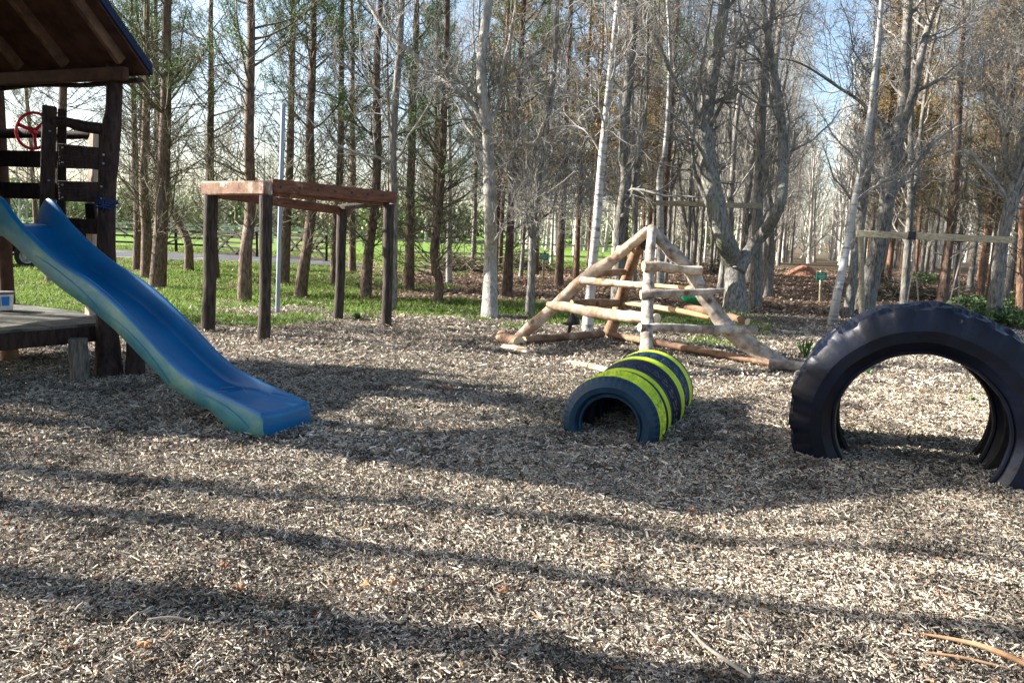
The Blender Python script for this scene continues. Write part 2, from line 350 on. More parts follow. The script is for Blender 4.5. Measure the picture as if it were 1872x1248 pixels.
# ------------------------------------------------------------------ the ground
def sm(x, a, b): t = np.clip((x-a)/(b-a), 0, 1); return t*t*(3-2*t)
def zones(x, y):
    x = np.asarray(x, float); y = np.asarray(y, float)
    yy = np.maximum(y, .5); a = x/yy
    n1 = vnoise(x*.45+3, y*.45)-.5; n2 = vnoise(x*1.7, y*1.7+7)-.5; n = n1*1.3+n2*.9
    strip = sm(y+n*2.2, 11.9, 12.8)*(1-sm(y+n*2.5-np.clip(a, -.2, .3)*0, 14.6, 16.0))*(1-sm(a, .20, .40))
    left = sm(y+n*2.2, 11.2, 12.6)*(1-sm(a+n*.15, -.27, -.18))*(1-sm(y, 28.5, 30))
    mid = sm(y+n*2, 15, 16)*(1-sm(y, 27, 29))*sm(-a+n*.3, .16, .24)
    field = sm(y+n*4, 33, 36)*(1-sm(a, .10, .2))
    bank = sm(y+n*2, 26, 30)*(1-sm(a+n*.06, -.02, .10))*.8
    patch = sm(n, .35, .6)*sm(y, 6, 8)*(1-sm(y, 12, 13))*.7
    grove = sm(a+n*.1, .62, .70)*sm(y+n*2, 17, 19)*.5 + sm(y, 42, 50)*.35*(1-sm(np.abs(a-.39), .03, .12))
    g = np.clip(np.maximum.reduce([strip, left, mid, field, bank, patch*0, grove]), 0, 1)
    n3 = vnoise(x*.9+50, y*1.3+11)-.5
    g = np.clip(g*(1.0+.9*n2+1.7*np.minimum(n3+.06, 0)*(y < 30))-.12*(n2 < -.1), 0, 1)
    lit = sm(y+n*1.8-np.clip(a, 0, .6)*4.5, 13.4, 15)
    return g, lit
def build_ground():
    u = np.linspace(-1, 1, 361); X = np.sinh(u*4.6)/np.sinh(4.6)*900
    vv = np.linspace(0, 1, 331); Y = np.sinh(vv*5.4)/np.sinh(5.4)*1200-3.0
    gx, gy = np.meshgrid(X, Y+5.0-4.0)
    Y2 = gy
    z = hz(gx, Y2)*np.clip(1-(np.hypot(gx, Y2)-25)/40, .15, 1)
    v = np.stack([gx, Y2, z], -1).reshape(-1, 3)
    ny, nx = gx.shape; i = np.arange(ny-1)[:, None]*nx+np.arange(nx-1)[None]
    q = np.stack([i, i+1, i+nx+1, i+nx], -1).reshape(-1, 4)
    g, l = zones(gx, Y2); c = np.stack([g, l, np.zeros_like(g)], -1).reshape(-1, 3)
    m, t, b = new_mat('ground'); N = t.nodes; L = t.links
    at_ = N.new('ShaderNodeAttribute'); at_.attribute_name = 'zone'; sep = N.new('ShaderNodeSeparateColor'); L.new(at_.outputs['Color'], sep.inputs[0])
    geo = N.new('ShaderNodeNewGeometry')
    def noise(sc, det=5, rough=.6, stretch=None):
        n = N.new('ShaderNodeTexNoise'); n.inputs['Scale'].default_value = sc; n.inputs['Detail'].default_value = det; n.inputs['Roughness'].default_value = rough
        L.new(geo.outputs['Position'], n.inputs[0]); return n.outputs[0]
    def ramp(src, cs, ps):
        r = N.new('ShaderNodeValToRGB')
        while len(r.color_ramp.elements) < len(cs): r.color_ramp.elements.new(.5)
        for e, c_, p_ in zip(r.color_ramp.elements, cs, ps): e.position = p_; e.color = (*c_, 1)
        L.new(src, r.inputs[0]); return r.outputs[0]
    def mix(f, a, b_):
        x = N.new('ShaderNodeMix'); x.data_type = 'RGBA'; L.new(f, x.inputs[0]); L.new(a, x.inputs[6]); L.new(b_, x.inputs[7]); return x.outputs[2]
    mulch = ramp(noise(38, 4, .8), [(.018, .014, .011), (.11, .09, .07), (.38, .34, .29)], [.36, .5, .66])
    litter = ramp(noise(24, 5, .8), [(.018, .012, .009), (.10, .070, .050), (.26, .20, .15)], [.35, .5, .68])
    grass = ramp(noise(5, 6, .75), [(.055, .085, .02), (.12, .20, .035), (.20, .31, .06)], [.3, .5, .7])
    nn = noise(7, 5, .75)
    def sharpen(ch):
        ad = N.new('ShaderNodeMath'); ad.operation = 'ADD'; L.new(ch, ad.inputs[0]); L.new(nn, ad.inputs[1])
        mr = N.new('ShaderNodeMapRange'); mr.inputs[1].default_value = .85; mr.inputs[2].default_value = 1.15; L.new(ad.outputs[0], mr.inputs[0]); return mr.outputs[0]
    out = mix(sharpen(sep.outputs[0]), mix(sharpen(sep.outputs[1]), mulch, litter), grass)
    L.new(out, b.inputs['Base Color']); b.inputs['Roughness'].default_value = .95; b.inputs['Specular IOR Level'].default_value = .1
    bp = N.new('ShaderNodeBump'); bp.inputs['Strength'].default_value = 1; bp.inputs['Distance'].default_value = .04; L.new(noise(26, 4, .8), bp.inputs['Height']); L.new(bp.outputs[0], b.inputs['Normal'])
    o = link('ground', np_mesh('ground', v, [q], m, True, attr=('zone', c)), ang=0); tag(o, kind='structure')
build_ground()
rd = MB(); rng = RS(3)
xs = np.linspace(-60, -5.5, 60); n_ = (vnoise(xs*.4, xs*0)-.5)*.8; n2_ = (vnoise(xs*.4, xs*0+5)-.5)*1.2
ya = 28.6-(xs+11)*.10+n_; yb = 34.8-(xs+11)*.14+n2_
taper = np.clip((-5.5-xs)/4, 0, 1); yb = ya+(yb-ya)*(.15+.85*taper)
vv = np.stack([np.stack([xs, ya, xs*0+.045], 1), np.stack([xs, (ya+yb)/2, xs*0+.075], 1), np.stack([xs, yb, xs*0+.045], 1)], 1).reshape(-1, 3)
fs = []
for i in range(59): fs += [(i*3, i*3+3, i*3+4, i*3+1), (i*3+1, i*3+4, i*3+5, i*3+2)]
rd.add(vv, fs); tag(link('gravel_road', rd.mesh('gravel_road', 'gravel'), ang=0), kind='structure')

# wood chips, leaf litter, grass: stuff nobody could count
def chips():
    rng = RS(11); X, Y = [], []
    def area(n, y0, y1, k=.95):
        y = np.sqrt(rng.rand(n)*(y1*y1-y0*y0)+y0*y0); x = (rng.rand(n)*2-1)*(k*y+.9); return x, y
    specs = [(420000, 1.2, 4.6, .48), (420000, 4.6, 8.0, .60), (290000, 8.0, 13.6, .85), (75000, 13.6, 19, 1.15)]
    xs, ys, sc = [], [], []
    for n, a, b, s_ in specs:
        x, y = area(n, a, b); xs.append(x); ys.append(y); sc.append(np.full(n, s_))
    x = np.concatenate(xs); y = np.concatenate(ys); sc = np.concatenate(sc)
    g, l = zones(x, y); keep = (rng.rand(len(x)) > l*.97) & (rng.rand(len(x)) > g*.8); x, y, sc = x[keep], y[keep], sc[keep]
    n = len(x)
    ln = np.clip(np.exp(rng.randn(n)*.65)*.027, .010, .12)*sc; wd = ln*(.12+.26*rng.rand(n)); big = rng.rand(n) < .02; wd[big] *= 1.7; ln[big] *= 1.3
    wd = np.clip(wd, .004, .022)*sc
    yaw = rng.rand(n)*math.pi*2; pit = rng.randn(n)*.30; rol = rng.randn(n)*.45
    D = np.stack([np.cos(yaw)*np.cos(pit), np.sin(yaw)*np.cos(pit), np.sin(pit)], 1)
    S0 = np.stack([-np.sin(yaw), np.cos(yaw), 0*yaw], 1); U_ = np.cross(D, S0); S = S0*np.cos(rol)[:, None]+U_*np.sin(rol)[:, None]; Nn = np.cross(D, S)
    C = np.stack([x, y, hz(x, y)+rng.rand(n)**1.3*.030+.002], 1)
    th = (.0015+.004*rng.rand(n))[:, None]*sc[:, None]
    bend = (rng.randn(n)*.10*ln)[:, None]*Nn
    h = ln[:, None]/2*D; s_ = wd[:, None]/2*S
    # a bent sliver: 3 stations x (left, right) on top, plus underside offset
    st = [C-h-bend, C+bend, C+h-bend]
    tp = [1-.5*rng.rand(n)[:, None], np.ones((n, 1)), 1-.7*rng.rand(n)[:, None]]
    vs = []
    for p_, t_ in zip(st, tp): vs += [p_-s_*t_+Nn*th, p_+s_*t_+Nn*th]
    vs += [st[0]-s_*.8-Nn*th, st[0]+s_*.8-Nn*th, st[2]-s_*.8-Nn*th, st[2]+s_*.8-Nn*th]
    v = np.stack(vs, 1)          # n,10,3
    base = (np.arange(n)*10)[:, None, None]
    q = V([[0, 2, 3, 1], [2, 4, 5, 3], [6, 0, 1, 7], [4, 8, 9, 5], [6, 8, 4, 0], [1, 5, 9, 7]])
    far = y > 8.0
    qn = (q[None]+base[~far]).reshape(-1, 4); qf = (q[None, :2]+base[far]).reshape(-1, 4)
    pal = V([(.54, .50, .43), (.44, .395, .33), (.33, .295, .25), (.20, .175, .15), (.09, .075, .06), (.035, .028, .022), (.34, .20, .12), (.60, .57, .51)])
    tone = vnoise(x*.6+20, y*.6)      # damp and dry patches
    tone2 = vnoise(x*2.2+5, y*2.2+31)
    pr = V([.14, .20, .21, .17, .12, .07, .04, .05]); ci = rng.choice(8, n, p=pr)
    c = pal[ci]*(.85+.3*rng.rand(n, 1))*(.62+.42*tone[:, None]+.30*tone2[:, None])*np.where((vnoise(x*5.3+8, y*5.3) > .72)[:, None], .55, 1)*V([1.02, .98, .91])
    c = np.repeat(c, 10, 0)
    m = attr_mat('wood_chip', 'tint', nscale=90, var=.3)
    tag(link('wood_chips', np_mesh('wood_chips', v.reshape(-1, 3), [np.concatenate([qn, qf])], m, False, attr=('tint', c)), ang=0), 'pale weathered wood chips covering the play area', 'wood chips', kind='stuff')
chips()
def litter():
    rng = RS(12); n = 120000
    y = 10+rng.rand(n)**1.3*34; x = (rng.rand(n)*2-1)*.8*y
    g, l = zones(x, y); k = rng.rand(n) < np.maximum(l*.95, .012)*(1-.75*g); x, y = x[k], y[k]
    m_ = 3000; y2 = 2+rng.rand(m_)*9; x2 = (rng.rand(m_)*2-1)*.78*y2; k2 = (vnoise(x2*.8+30, y2*.8) > .55); x = np.concatenate([x, x2[k2]]); y = np.concatenate([y, y2[k2]])
    n = len(x); s = (.022+.03*rng.rand(n))*(1+.015*y); yaw = rng.rand(n)*6.28; pit = rng.randn(n)*.4; rol = rng.randn(n)*.4
    s = np.where(y < 10, s*.6, s)
    D = np.stack([np.cos(yaw)*np.cos(pit), np.sin(yaw)*np.cos(pit), np.sin(pit)], 1); S0 = np.stack([-np.sin(yaw), np.cos(yaw), 0*yaw], 1); Uu = np.cross(D, S0)
    S = S0*np.cos(rol)[:, None]+Uu*np.sin(rol)[:, None]; Nn = np.cross(D, S)
    C = np.stack([x, y, hz(x, y)+.012+.03*rng.rand(n)**2], 1)
    s = s[:, None]; curl = s*.25*rng.rand(n, 1)
    v = np.stack([C-D*s, C-D*s*.1-S*s*.5+Nn*curl, C-D*s*.1+S*s*.5+Nn*curl, C+D*s*.9, C+D*s*.35-S*s*.32+Nn*curl*.7, C+D*s*.35+S*s*.32+Nn*curl*.7], 1)
    b = (np.arange(n)*6)[:, None, None]
    q = (V([[0, 2, 5, 4], [0, 4, 1, 0]])[None]+b); q1 = (V([[1, 0, 2, 5]])[None]+b).reshape(-1, 4); q2 = (V([[1, 5, 3, 4]])[None]+b).reshape(-1, 4)
    pal = V([(.25, .17, .115), (.19, .13, .09), (.34, .26, .19), (.10, .07, .05), (.28, .13, .07), (.42, .35, .28)])
    c = np.repeat(pal[rng.choice(6, n, p=[.24, .24, .2, .17, .06, .09])]*(.8+.4*rng.rand(n, 1)), 6, 0)
    m = attr_mat('dry_leaf', 'tint', nscale=40, var=.3, translucent=.15)
    tag(link('leaf_litter', np_mesh('leaf_litter', v.reshape(-1, 3), [q1, q2], m, False, attr=('tint', c)), ang=0), 'dry brown leaf litter on the floor of the wood', 'leaf litter', kind='stuff')
litter()
def grass():
    rng = RS(13); n = 420000
    y = 9+rng.rand(n)**1.25*33; x = (rng.rand(n)*2-1.1)*.78*y
    g, l = zones(x, y); road = (x < -5) & (y > 28.6-(x+11)*.1) & (y < 34.8-(x+11)*.14)
    k = (rng.rand(n) < g*1.1-.12) & ~road & (vnoise(x*4, y*4)+rng.rand(n)*.5 > .42); x, y = x[k], y[k]; n = len(x)
    h = (.035+.05*rng.rand(n))*(.6+.8*vnoise(x*1.1, y*1.1+40))*(1+.012*y); w_ = (.0035+.004*rng.rand(n))*(1+.05*y)
    yaw = rng.rand(n)*6.28; S = np.stack([np.cos(yaw), np.sin(yaw), 0*yaw], 1); ln = rng.randn(n, 2)*.5
    C = np.stack([x, y, hz(x, y)-.004], 1); T = np.stack([ln[:, 0], ln[:, 1], np.ones(n)], 1)
    h = h[:, None]; w_ = w_[:, None]
    v = np.stack([C-S*w_, C+S*w_, C+T*h*.6*V([.5, .5, 1])+S*w_*.7, C+T*h*.6*V([.5, .5, 1])-S*w_*.7, C+T*h], 1)
    b = (np.arange(n)*5)[:, None, None]
    q = (V([[0, 1, 2, 3]])[None]+b).reshape(-1, 4); t = (V([[3, 2, 4]])[None]+b).reshape(-1, 3)
    pal = V([(.125, .20, .035), (.09, .15, .03), (.18, .25, .06), (.26, .25, .12), (.07, .11, .03)])
    c = np.repeat(pal[rng.choice(5, n, p=[.36, .22, .22, .08, .12])]*(.8+.4*rng.rand(n, 1)), 5, 0)
    m = attr_mat('grass_blade', 'tint', rough=.6, nscale=3, var=.25, translucent=.42)
    tag(link('grass', np_mesh('grass', v.reshape(-1, 3), [q, t], m, False, attr=('tint', c)), ang=0), 'short green grass at the edge of the wood', 'grass', kind='stuff')
grass()

# ------------------------------------------------------------------ play tower
PI = math.pi
A_ = at(200, 600, 7.13)
tw = empty('play_tower', (-4.6, 7.4, 0), 'dark stained wooden play tower with pitched roof and raised deck above the slide', 'play tower')
def part(name, mb, mats, smooth=True, ang=40, parent=tw): return link(name, mb.mesh(name, mats, smooth), parent, ang)
def P3(px, py, Y): return at(px, py, Y)
# posts
m = MB(); g0 = gp(200, 690); m.tube([g0-[0, 0, .15], g0, at(197, 640, 7.13), at(195, 590, 7.13), at(194, 450, 7.13), at(197, 330, 7.13), at(204, 240, 7.13), at(208, 200, 7.13), at(210, 120, 7.13)],
                                   [.125, .125, .11, .10, .085, .075, .085, .07, .068], 14, noise=.09, sub=3); part('post', m, 'hut_wood')
def sqpost(a, b, s, mt='hut_wood', rz=.5, name='post'):
    m = MB(); a = np.asarray(a); b = np.asarray(b); m.bar(a, b, s, s, up=(math.cos(rz), math.sin(rz), 0), bev=.008); return part(name, m, mt, False)
sqpost(at(84, 420, 7.16), at(91, 194, 7.16), .115)
sqpost(at(112, 420, 7.35), at(114, 200, 7.35), .075)
sqpost(at(170, 600, 7.84), at(178, 236, 7.84), .125, 'sunlit_wood', .9)
sqpost(at(187, 450, 7.6), at(190, 236, 7.6), .09)  # dark post standing in for the shaded face of the post above
def rpost(a, b, r, seg=12, mt='hut_wood', name='post', noise=.07):
    m = MB(); a = np.asarray(a); b = np.asarray(b); m.tube([a, a*.66+b*.34, a*.33+b*.67, b], [r*1.1, r, r, r*.95], seg, noise=noise, sub=3); return part(name, m, mt)
rpost((-5.80, 8.60, -.1), (-5.72, 8.52, 2.9), .075, mt='hut_red')
rpost((-5.02, 5.62, -.1), (-5.02, 5.62, 2.9), .09)
rpost((-6.35, 6.35, -.1), (-6.35, 6.35, 2.9), .09)
# short legs of the low deck
def leg(px, py, r, z1=.42, name='leg', mt='post_dark', r2=None):
    g = gp(px, py); m = MB(); m.tube([g-[0, 0, .15], g+[0, 0, .12], g+[0.0, 0, z1]], [r*1.12, r, (r2 or r)], 14, noise=.06, sub=4); return part(name, m, mt)
leg(146, 697, .082, .40, mt='stump'); leg(18, 660, .085, .40, mt='log_brown'); leg(248, 690, .085, .46, r2=.06, mt='hut_wood'); leg(-150, 700, .09, .40)
# low deck: boards with gaps, beams
dA = V([-3.93, 7.27]); dB = V([-4.36, 7.90]); dC = V([-5.80, 8.66]); dD = V([-5.05, 5.62])
def deckpt(u, v): return (dA*(1-u)+dD*u)*(1-v)+(dB*(1-u)+dC*u)*v
m = MB(); nb = 9
e_dir = (dC-dB)/np.linalg.norm(dC-dB)
for i in range(12):
    # boards run along the back edge direction, spread from back to front
    f0 = i/12; f1 = (i+.93)/12
    a0 = dB*(1-f0)+(dA+(dA-dB)*.02)*f0 if f0 < .35 else None
    L0 = dB+(dA-dB)*min(f0/.32, 1)+(max(f0-.32, 0)/.68)*(dD-dA); L1 = dB+(dA-dB)*min(f1/.32, 1)+(max(f1-.32, 0)/.68)*(dD-dA)
    R0_ = dC+(V([-6.5, 6.3])-dC)*f0; R1_ = dC+(V([-6.5, 6.3])-dC)*f1
    zz = .50+.003*((i*7) % 3); th = .03
    vs = [(*p, z) for z in (zz-th, zz) for p in (L0, L1, R1_, R0_)]
    m.add(V(vs), [(0, 1, 2, 3)[::-1], (4, 5, 6, 7), (0, 4, 7, 3), (1, 2, 6, 5), (0, 1, 5, 4), (3, 7, 6, 2)])
part('deck_boards', m, 'deck', False)['label'] = 'grey weathered low deck boards'
m = MB(); fe = (dD-dA)/np.linalg.norm(dD-dA); nrm = V([fe[1], -fe[0]])*-1
a = dA-fe*.05; b = dD+fe*.1; m.bar((a[0]+.02, a[1]-.01, .405), (b[0]+.02, b[1]-.01, .405), .045, .145); part('deck_beam', m, 'hut_wood', False)
m = MB(); m.bar((dA[0]+.02, dA[1], .40), (dB[0]+.02, dB[1]+.03, .40), .045, .13); part('deck_beam', m, 'hut_wood', False)
m = MB(); m.bar((dB[0], dB[1]+.03, .40), (dC[0], dC[1]+.03, .40), .045, .13); part('deck_beam', m, 'hut_wood', False)
# upper floor
m = MB(); up_pts = [V([-4.02, 7.15]), V([-4.36, 7.84]), V([-5.75, 8.56]), V([-6.3, 6.4]), V([-5.0, 5.7]), V([-4.62, 6.42]), V([-4.40, 6.95])]
k = len(up_pts); vs = [(*p, 1.36) for p in up_pts]+[(*p, 1.40) for p in up_pts]
m.add(V(vs), [tuple(range(k)), tuple(range(2*k-1, k-1, -1))]+[(i, i+k, (i+1) % k+k, (i+1) % k) for i in range(k)]); part('upper_floor', m, 'hut_wood', False)
# front panel boards (grooved decking)
def grooved(name, a, b, h, th=.03, ng=7):
    m = MB(); a = np.asarray(a); b = np.asarray(b)
    hh = h/ng
    for i in range(ng):
        o = V([0, 0, (i-(ng-1)/2)*hh]); m.bar(a+o, b+o, th-(.008 if i % 2 else 0), hh*.98, bev=.003)
    return part(name, m, 'hut_wood', False)
grooved('panel_board', at(108, 283, 7.02), at(197, 292, 7.06), .20); grooved('panel_board', at(108, 349, 7.02), at(191, 352, 7.06), .185)
m = MB(); m.bar(at(120, 412, 7.25), at(192, 415, 7.15), .06, .14); part('floor_beam', m, 'hut_wood', False)
m = MB(); m.bar(at(158, 390, 7.7), at(176, 390, 7.7), .05, .2); part('bracket', m, 'hut_wood', False)
m = MB()
for z in np.arange(1.48, 2.75, .165): m.bar((-6.38, 6.42, z), (-5.80, 8.50, z), .03, .155, bev=.004)  # added boards, out of view, that keep the sun off the slide
part('added_shade_boards', m, 'hut_wood', False)
m = MB()
for z in np.arange(1.48, 2.75, .165): m.bar((-6.36, 6.30, z), (-5.08, 5.62, z), .03, .155, bev=.004)  # second unseen run of boards, added for the same shade
part('added_shade_boards', m, 'hut_wood', False)
# rails
def logrod(name, pts, r, mt='hut_wood', noise=.1, parent=tw):
    m = MB(); m.tube(pts, r, 12, noise=noise, sub=4); return link(name, m.mesh(name, [mt, 'log_end'] if mt.startswith('log') else mt), parent)
logrod('top_rail', [at(98, 223, 7.15), at(125, 224, 7.15), at(150, 231, 7.12), at(202, 237, 7.12)], [.052, .045, .055, .05])
logrod('top_rail', [at(-20, 245, 8.4), at(75, 243, 8.1), at(120, 247, 7.95), at(172, 246, 7.85)], [.05, .05, .045, .045])
for (y0, y1) in ((275, 304), (333, 362)):
    m = MB(); ym = (y0+y1)/2; m.bar(at(-5, ym, 8.45), at(172, ym+4, 7.9), .035, (y1-y0)/1380*8.25); part('back_board', m, 'hut_wood', False)
m = MB(); m.bar((-5.75, 8.5, 1.35), (-4.36, 7.9, 1.35), .05, .14); part('floor_beam', m, 'hut_wood', False)
# roof
Pa = V([-3.79, 7.06]); e = V([-.94, .34]); e = e/np.linalg.norm(e); u = V([e[1], -e[0]])*-1; u = V([-.34, -.94]); u /= np.linalg.norm(u)
ZP = 2.84; RUN = .98; RISE = .915
def rp(le, lu, dz=0):  # along plate, up slope
    q = Pa+e*le+u*lu; return V([q[0], q[1], ZP+dz+(lu if lu <= RUN else 2*RUN-lu)*RISE/RUN])
def slab(name, lu0, lu1, le0, le1, z0, z1, mt):
    m = MB(); vs = [rp(le, lu, dz) for dz in (z0, z1) for (le, lu) in ((le0, lu0), (le1, lu0), (le1, lu1), (le0, lu1))]
    m.add(V(vs), [(0, 3, 2, 1), (4, 5, 6, 7), (0, 1, 5, 4), (1, 2, 6, 5), (2, 3, 7, 6), (3, 0, 4, 7)]); return part(name, m, mt, False)
E0, E1 = -.42, 2.5
slab('roof_boards', -.16, RUN, E0+.02, E1, .10, .125, 'hut_red'); slab('roof_boards', RUN, 2*RUN+.16, E0+.02, E1, .10, .125, 'hut_red')
slab('roof_felt', -.185, RUN, E0, E1+.02, .128, .215, 'felt_blue'); slab('roof_felt', RUN, 2*RUN+.185, E0, E1+.02, .128, .215, 'felt_blue')
for le in (E0+.17, .42, 1.0, 1.6, 2.2):
    for (l0, l1) in ((.0, RUN), (RUN, 2*RUN)):
        m = MB(); a = rp(le, l0, .045); b = rp(le, l1, .045); m.bar(a, b, .05, .10, up=(0, 0, 1)); part('rafter', m, 'rafter', False)
m = MB(); m.bar(rp(E0+.12, 0, -.06), rp(E1-.1, 0, -.06), .07, .11); part('roof_beam', m, 'hut_red', False)
m = MB(); q0 = rp(E0+.12, 2*RUN, -.09); m.bar(q0, rp(E1-.1, 2*RUN, -.09), .07, .15); part('roof_beam', m, 'hut_red', False)
pts = [rp(l, -.10, -.02-.012*math.sin(l*5)) for l in np.linspace(E0+.06, E1, 14)]
m = MB(); m.tube(pts, .05, 8, noise=.12, squash=.45); part('eave_board', m, 'hut_wood')
m = MB(); m.bar(rp(E0+.05, RUN-.02, .02), rp(E1-.05, RUN-.02, .02), .05, .14); part('ridge_beam', m, 'rafter', False)
# steering wheel
sw = MB(); c = at(61, 239, 7.35); axd = unit(V([-.05, -.99, .12])); aa = unit(np.cross(axd, V([0, 0, 1.0]))); bb = np.cross(aa, axd)
th = np.linspace(0, 2*PI, 33); R_ = .17
ring = V([c+R_*(math.cos(t)*aa+math.sin(t)*bb) for t in th]); sw.tube(ring, .014, 10, caps=False)
swo = part('steering_wheel', sw, 'red_paint')
for an in (20, 140, 260):
    s_ = MB(); t = math.radians(an); d = math.cos(t)*aa+math.sin(t)*bb; s_.bar(c-axd*.01, c+d*R_, .035, .012, up=axd); link('spoke', s_.mesh('spoke', 'red_paint', False), swo).matrix_parent_inverse = Matrix.Identity(4)
s_ = MB(); s_.tube([c-axd*.03, c+axd*.03], .03, 14); hb = link('hub', s_.mesh('hub', 'red_paint'), swo); hb.matrix_parent_inverse = Matrix.Identity(4)
m = MB(); m.tube([c, c+axd*-.35], .016, 8); part('wheel_shaft', m, 'metal_black')
for nm in ('steering_wheel',):
    pass
for (bx, by, bY) in ((115, 270, 7.0), (115, 297, 7.0), (115, 338, 7.0), (115, 361, 7.0), (190, 283, 7.03), (190, 299, 7.03), (186, 341, 7.03), (186, 362, 7.03), (92, 240, 7.09), (90, 330, 7.09)):
    m = MB(); c = at(bx, by, bY); m.tube([c, c+V([0, -.012, 0])], .009, 8); part('bolt', m, 'alloy')
# blue cord tied to the corner post
rc = MB(); rg = RS(7); c = at(190, 376, 7.03)
for k in range(7):
    pts = [c+rg.randn(3)*V([.05, .03, .035]) for _ in range(5)]; rc.tube(pts, .006, 6, sub=4)
for k in range(3):
    z_ = k*.014; rc.tube([at(195, 372, 7.13)+V([.095*math.cos(t), .095*math.sin(t), z_]) for t in np.linspace(0, 6.28, 20)], .007, 6, caps=False)
tag(link('cord', rc.mesh('cord', 'rope_blue')), 'tangled blue cord tied round the corner post of the play tower', 'cord')
# tub on the deck
bk = empty('paint_tub', gp(6, 566, .515), 'white plastic tub with blue label on the low deck of the play tower', 'tub')
b0 = gp(6, 566, .515); b0[2] = .515
m = MB(); m.lathe([(0, 0), (.083, 0), (.088, .01), (.099, .17), (.104, .172), (.104, .182), (.096, .182), (.092, .17), (.08, .02), (0, .018)], b0, (0, 0, 1), 32, closed=False); link('tub_body', m.mesh('tub_body', 'white'), bk)
m = MB(); m.lathe([(.1055, .165), (.1065, .165), (.1065, .19), (.1055, .19), (.0, .192)], b0, (0, 0, 1), 32, closed=False); link('lid', m.mesh('lid', 'grey_rim'), bk)
def arcpatch(t0, t1, z0, z1, rr0, rr1, mt, name, par, base, nseg=8):
    m = MB(); vs = []
    for t in np.linspace(t0, t1, nseg): vs += [base+V([rr0*math.cos(t), rr0*math.sin(t), z0]), base+V([rr1*math.cos(t), rr1*math.sin(t), z1])]
    m.add(V(vs), [(2*i, 2*i+2, 2*i+3, 2*i+1) for i in range(nseg-1)]); return link(name, m.mesh(name, mt), par)
tv = math.atan2(-b0[1], -b0[0])
arcpatch(tv-.10, tv+.62, .05, .145, .0955, .1045, 'label_blue', 'label', bk, b0)
arcpatch(tv-.32, tv-.24, .05, .145, .0955, .1045, 'metal_black', 'label', bk, b0, 4)

# ------------------------------------------------------------------ slide
S3 = unit(V([.89, -.455, 0.0])); W3 = V([-S3[1], S3[0], 0.0]); N3 = gp(470, 806); N3[2] = 0
ss = V([-3.14, -3.08, -3.0, -2.9, -2.75, -2.6, -2.35, -2.1, -1.8, -1.5, -1.17, -.9, -.7, -.45, -.25, -.1, 0.0])
rim = V([1.50, 1.60, 1.655, 1.63, 1.50, 1.395, 1.25, 1.13, 1.02, .875, .67, .49, .385, .31, .265, .235, .21])
bed = rim-V([.08, .18, .235, .23, .215, .205, .20, .19, .19, .19, .18, .16, .135, .09, .055, .035, .022])
bot = V([1.30, 1.30, 1.32, 1.32, 1.25, 1.17, 1.03, .91, .80, .655, .45, .285, .21, .15, .03, .0, .0])
tt = np.linspace(0, len(ss)-1, 86)
ss2, rim2, bed2, bot2 = [cr(q, tt) if i < 3 else np.interp(tt, np.arange(len(ss)), q) for i, q in enumerate((ss, rim, bed, bot))]
def bump_foot(sv): return 1
WD = .48; rw = .045
def slide_sec(i):
    s0, r_, b_, o_ = ss2[i], rim2[i], bed2[i], bot2[i]
    b_ = min(b_, r_-.012); o_ = max(o_, -.03)
    # foot: bottom flares down to the ground at the end
    pts = [(0.0, o_), (-.004, (o_+r_)/2), (0.0, r_-.028), (.008, r_-.008), (.020, r_), (.034, r_-.003), (rw, r_-min(.022, (r_-b_)*.5)), (rw+.012, b_+(r_-b_)*.30), (rw+.035, b_+.010), (WD/2, b_)]
    full = pts+[(WD-a, z) for a, z in pts[-2::-1]]
    return V([N3+S3*s0+W3*a+V([0, 0, z]) for a, z in full])
secs = [slide_sec(i) for i in range(len(tt))]
k = len(secs[0]); n = len(secs)
# rounded nose: extra sections that curl down
b_last = secs[-1]
for (ds, dz) in ((.03, -.003), (.045, -.012), (.054, -.035), (.058, -.08), (.060, -.17), (.060, -.26)):
    s2 = b_last.copy(); s2[:, 2] = np.maximum(b_last[:, 2]+dz*np.clip((b_last[:, 2]+.05)/.2, 0, 1.3), -.03)
    inw = np.linspace(-1, 1, k)**9
    s2 = s2+S3*ds+W3*(-inw*ds*.35)[:, None]; secs.append(s2)
n = len(secs); vsl = np.concatenate(secs)
m = MB(); m.v.append(vsl); m.n = len(vsl)
for i in range(n-1):
    for j in range(k-1):
        m.f.setdefault(4, []).append(([i*k+j, (i+1)*k+j, (i+1)*k+j+1, i*k+j+1], 1 if (j < 2 or j >= k-3) else 0))
# top end lip plate
sl = empty('slide', N3, 'blue wavy plastic slide with algae green sides running down from the play tower', 'slide')
so = link('slide_chute', m.mesh('slide_chute', ['slide_blue', 'slide_side']), sl, 38)
mod = so.modifiers.new('thick', 'SOLIDIFY'); mod.thickness = .012; mod.offset = -1
m = MB(); lip = N3+S3*-3.2; m.box(lip+W3*WD/2+V([0, 0, 1.415]), (.22, WD-.1, .02), math.atan2(S3[1], S3[0]), bev=.006); link('top_lip', m.mesh('top_lip', 'slide_blue', False), sl)
# faint moulded seams on the near panel
for (i0, i1, fr) in ((30, 46, .45), (47, 60, .35), (66, 82, .55)):
    pts = []
    for q, i in enumerate(range(i0, i1)):
        tq = q/(i1-i0-1); z = bot2[i]+(rim2[i]-bot2[i])*(fr+.25*math.sin(tq*3.1)-.2*tq); pts.append(N3+S3*ss2[i]+W3*-.005+V([0, 0, z]))
    m = MB(); m.tube(pts, .0035, 6); link('moulded_seam', m.mesh('moulded_seam', 'slide_blue'), sl)
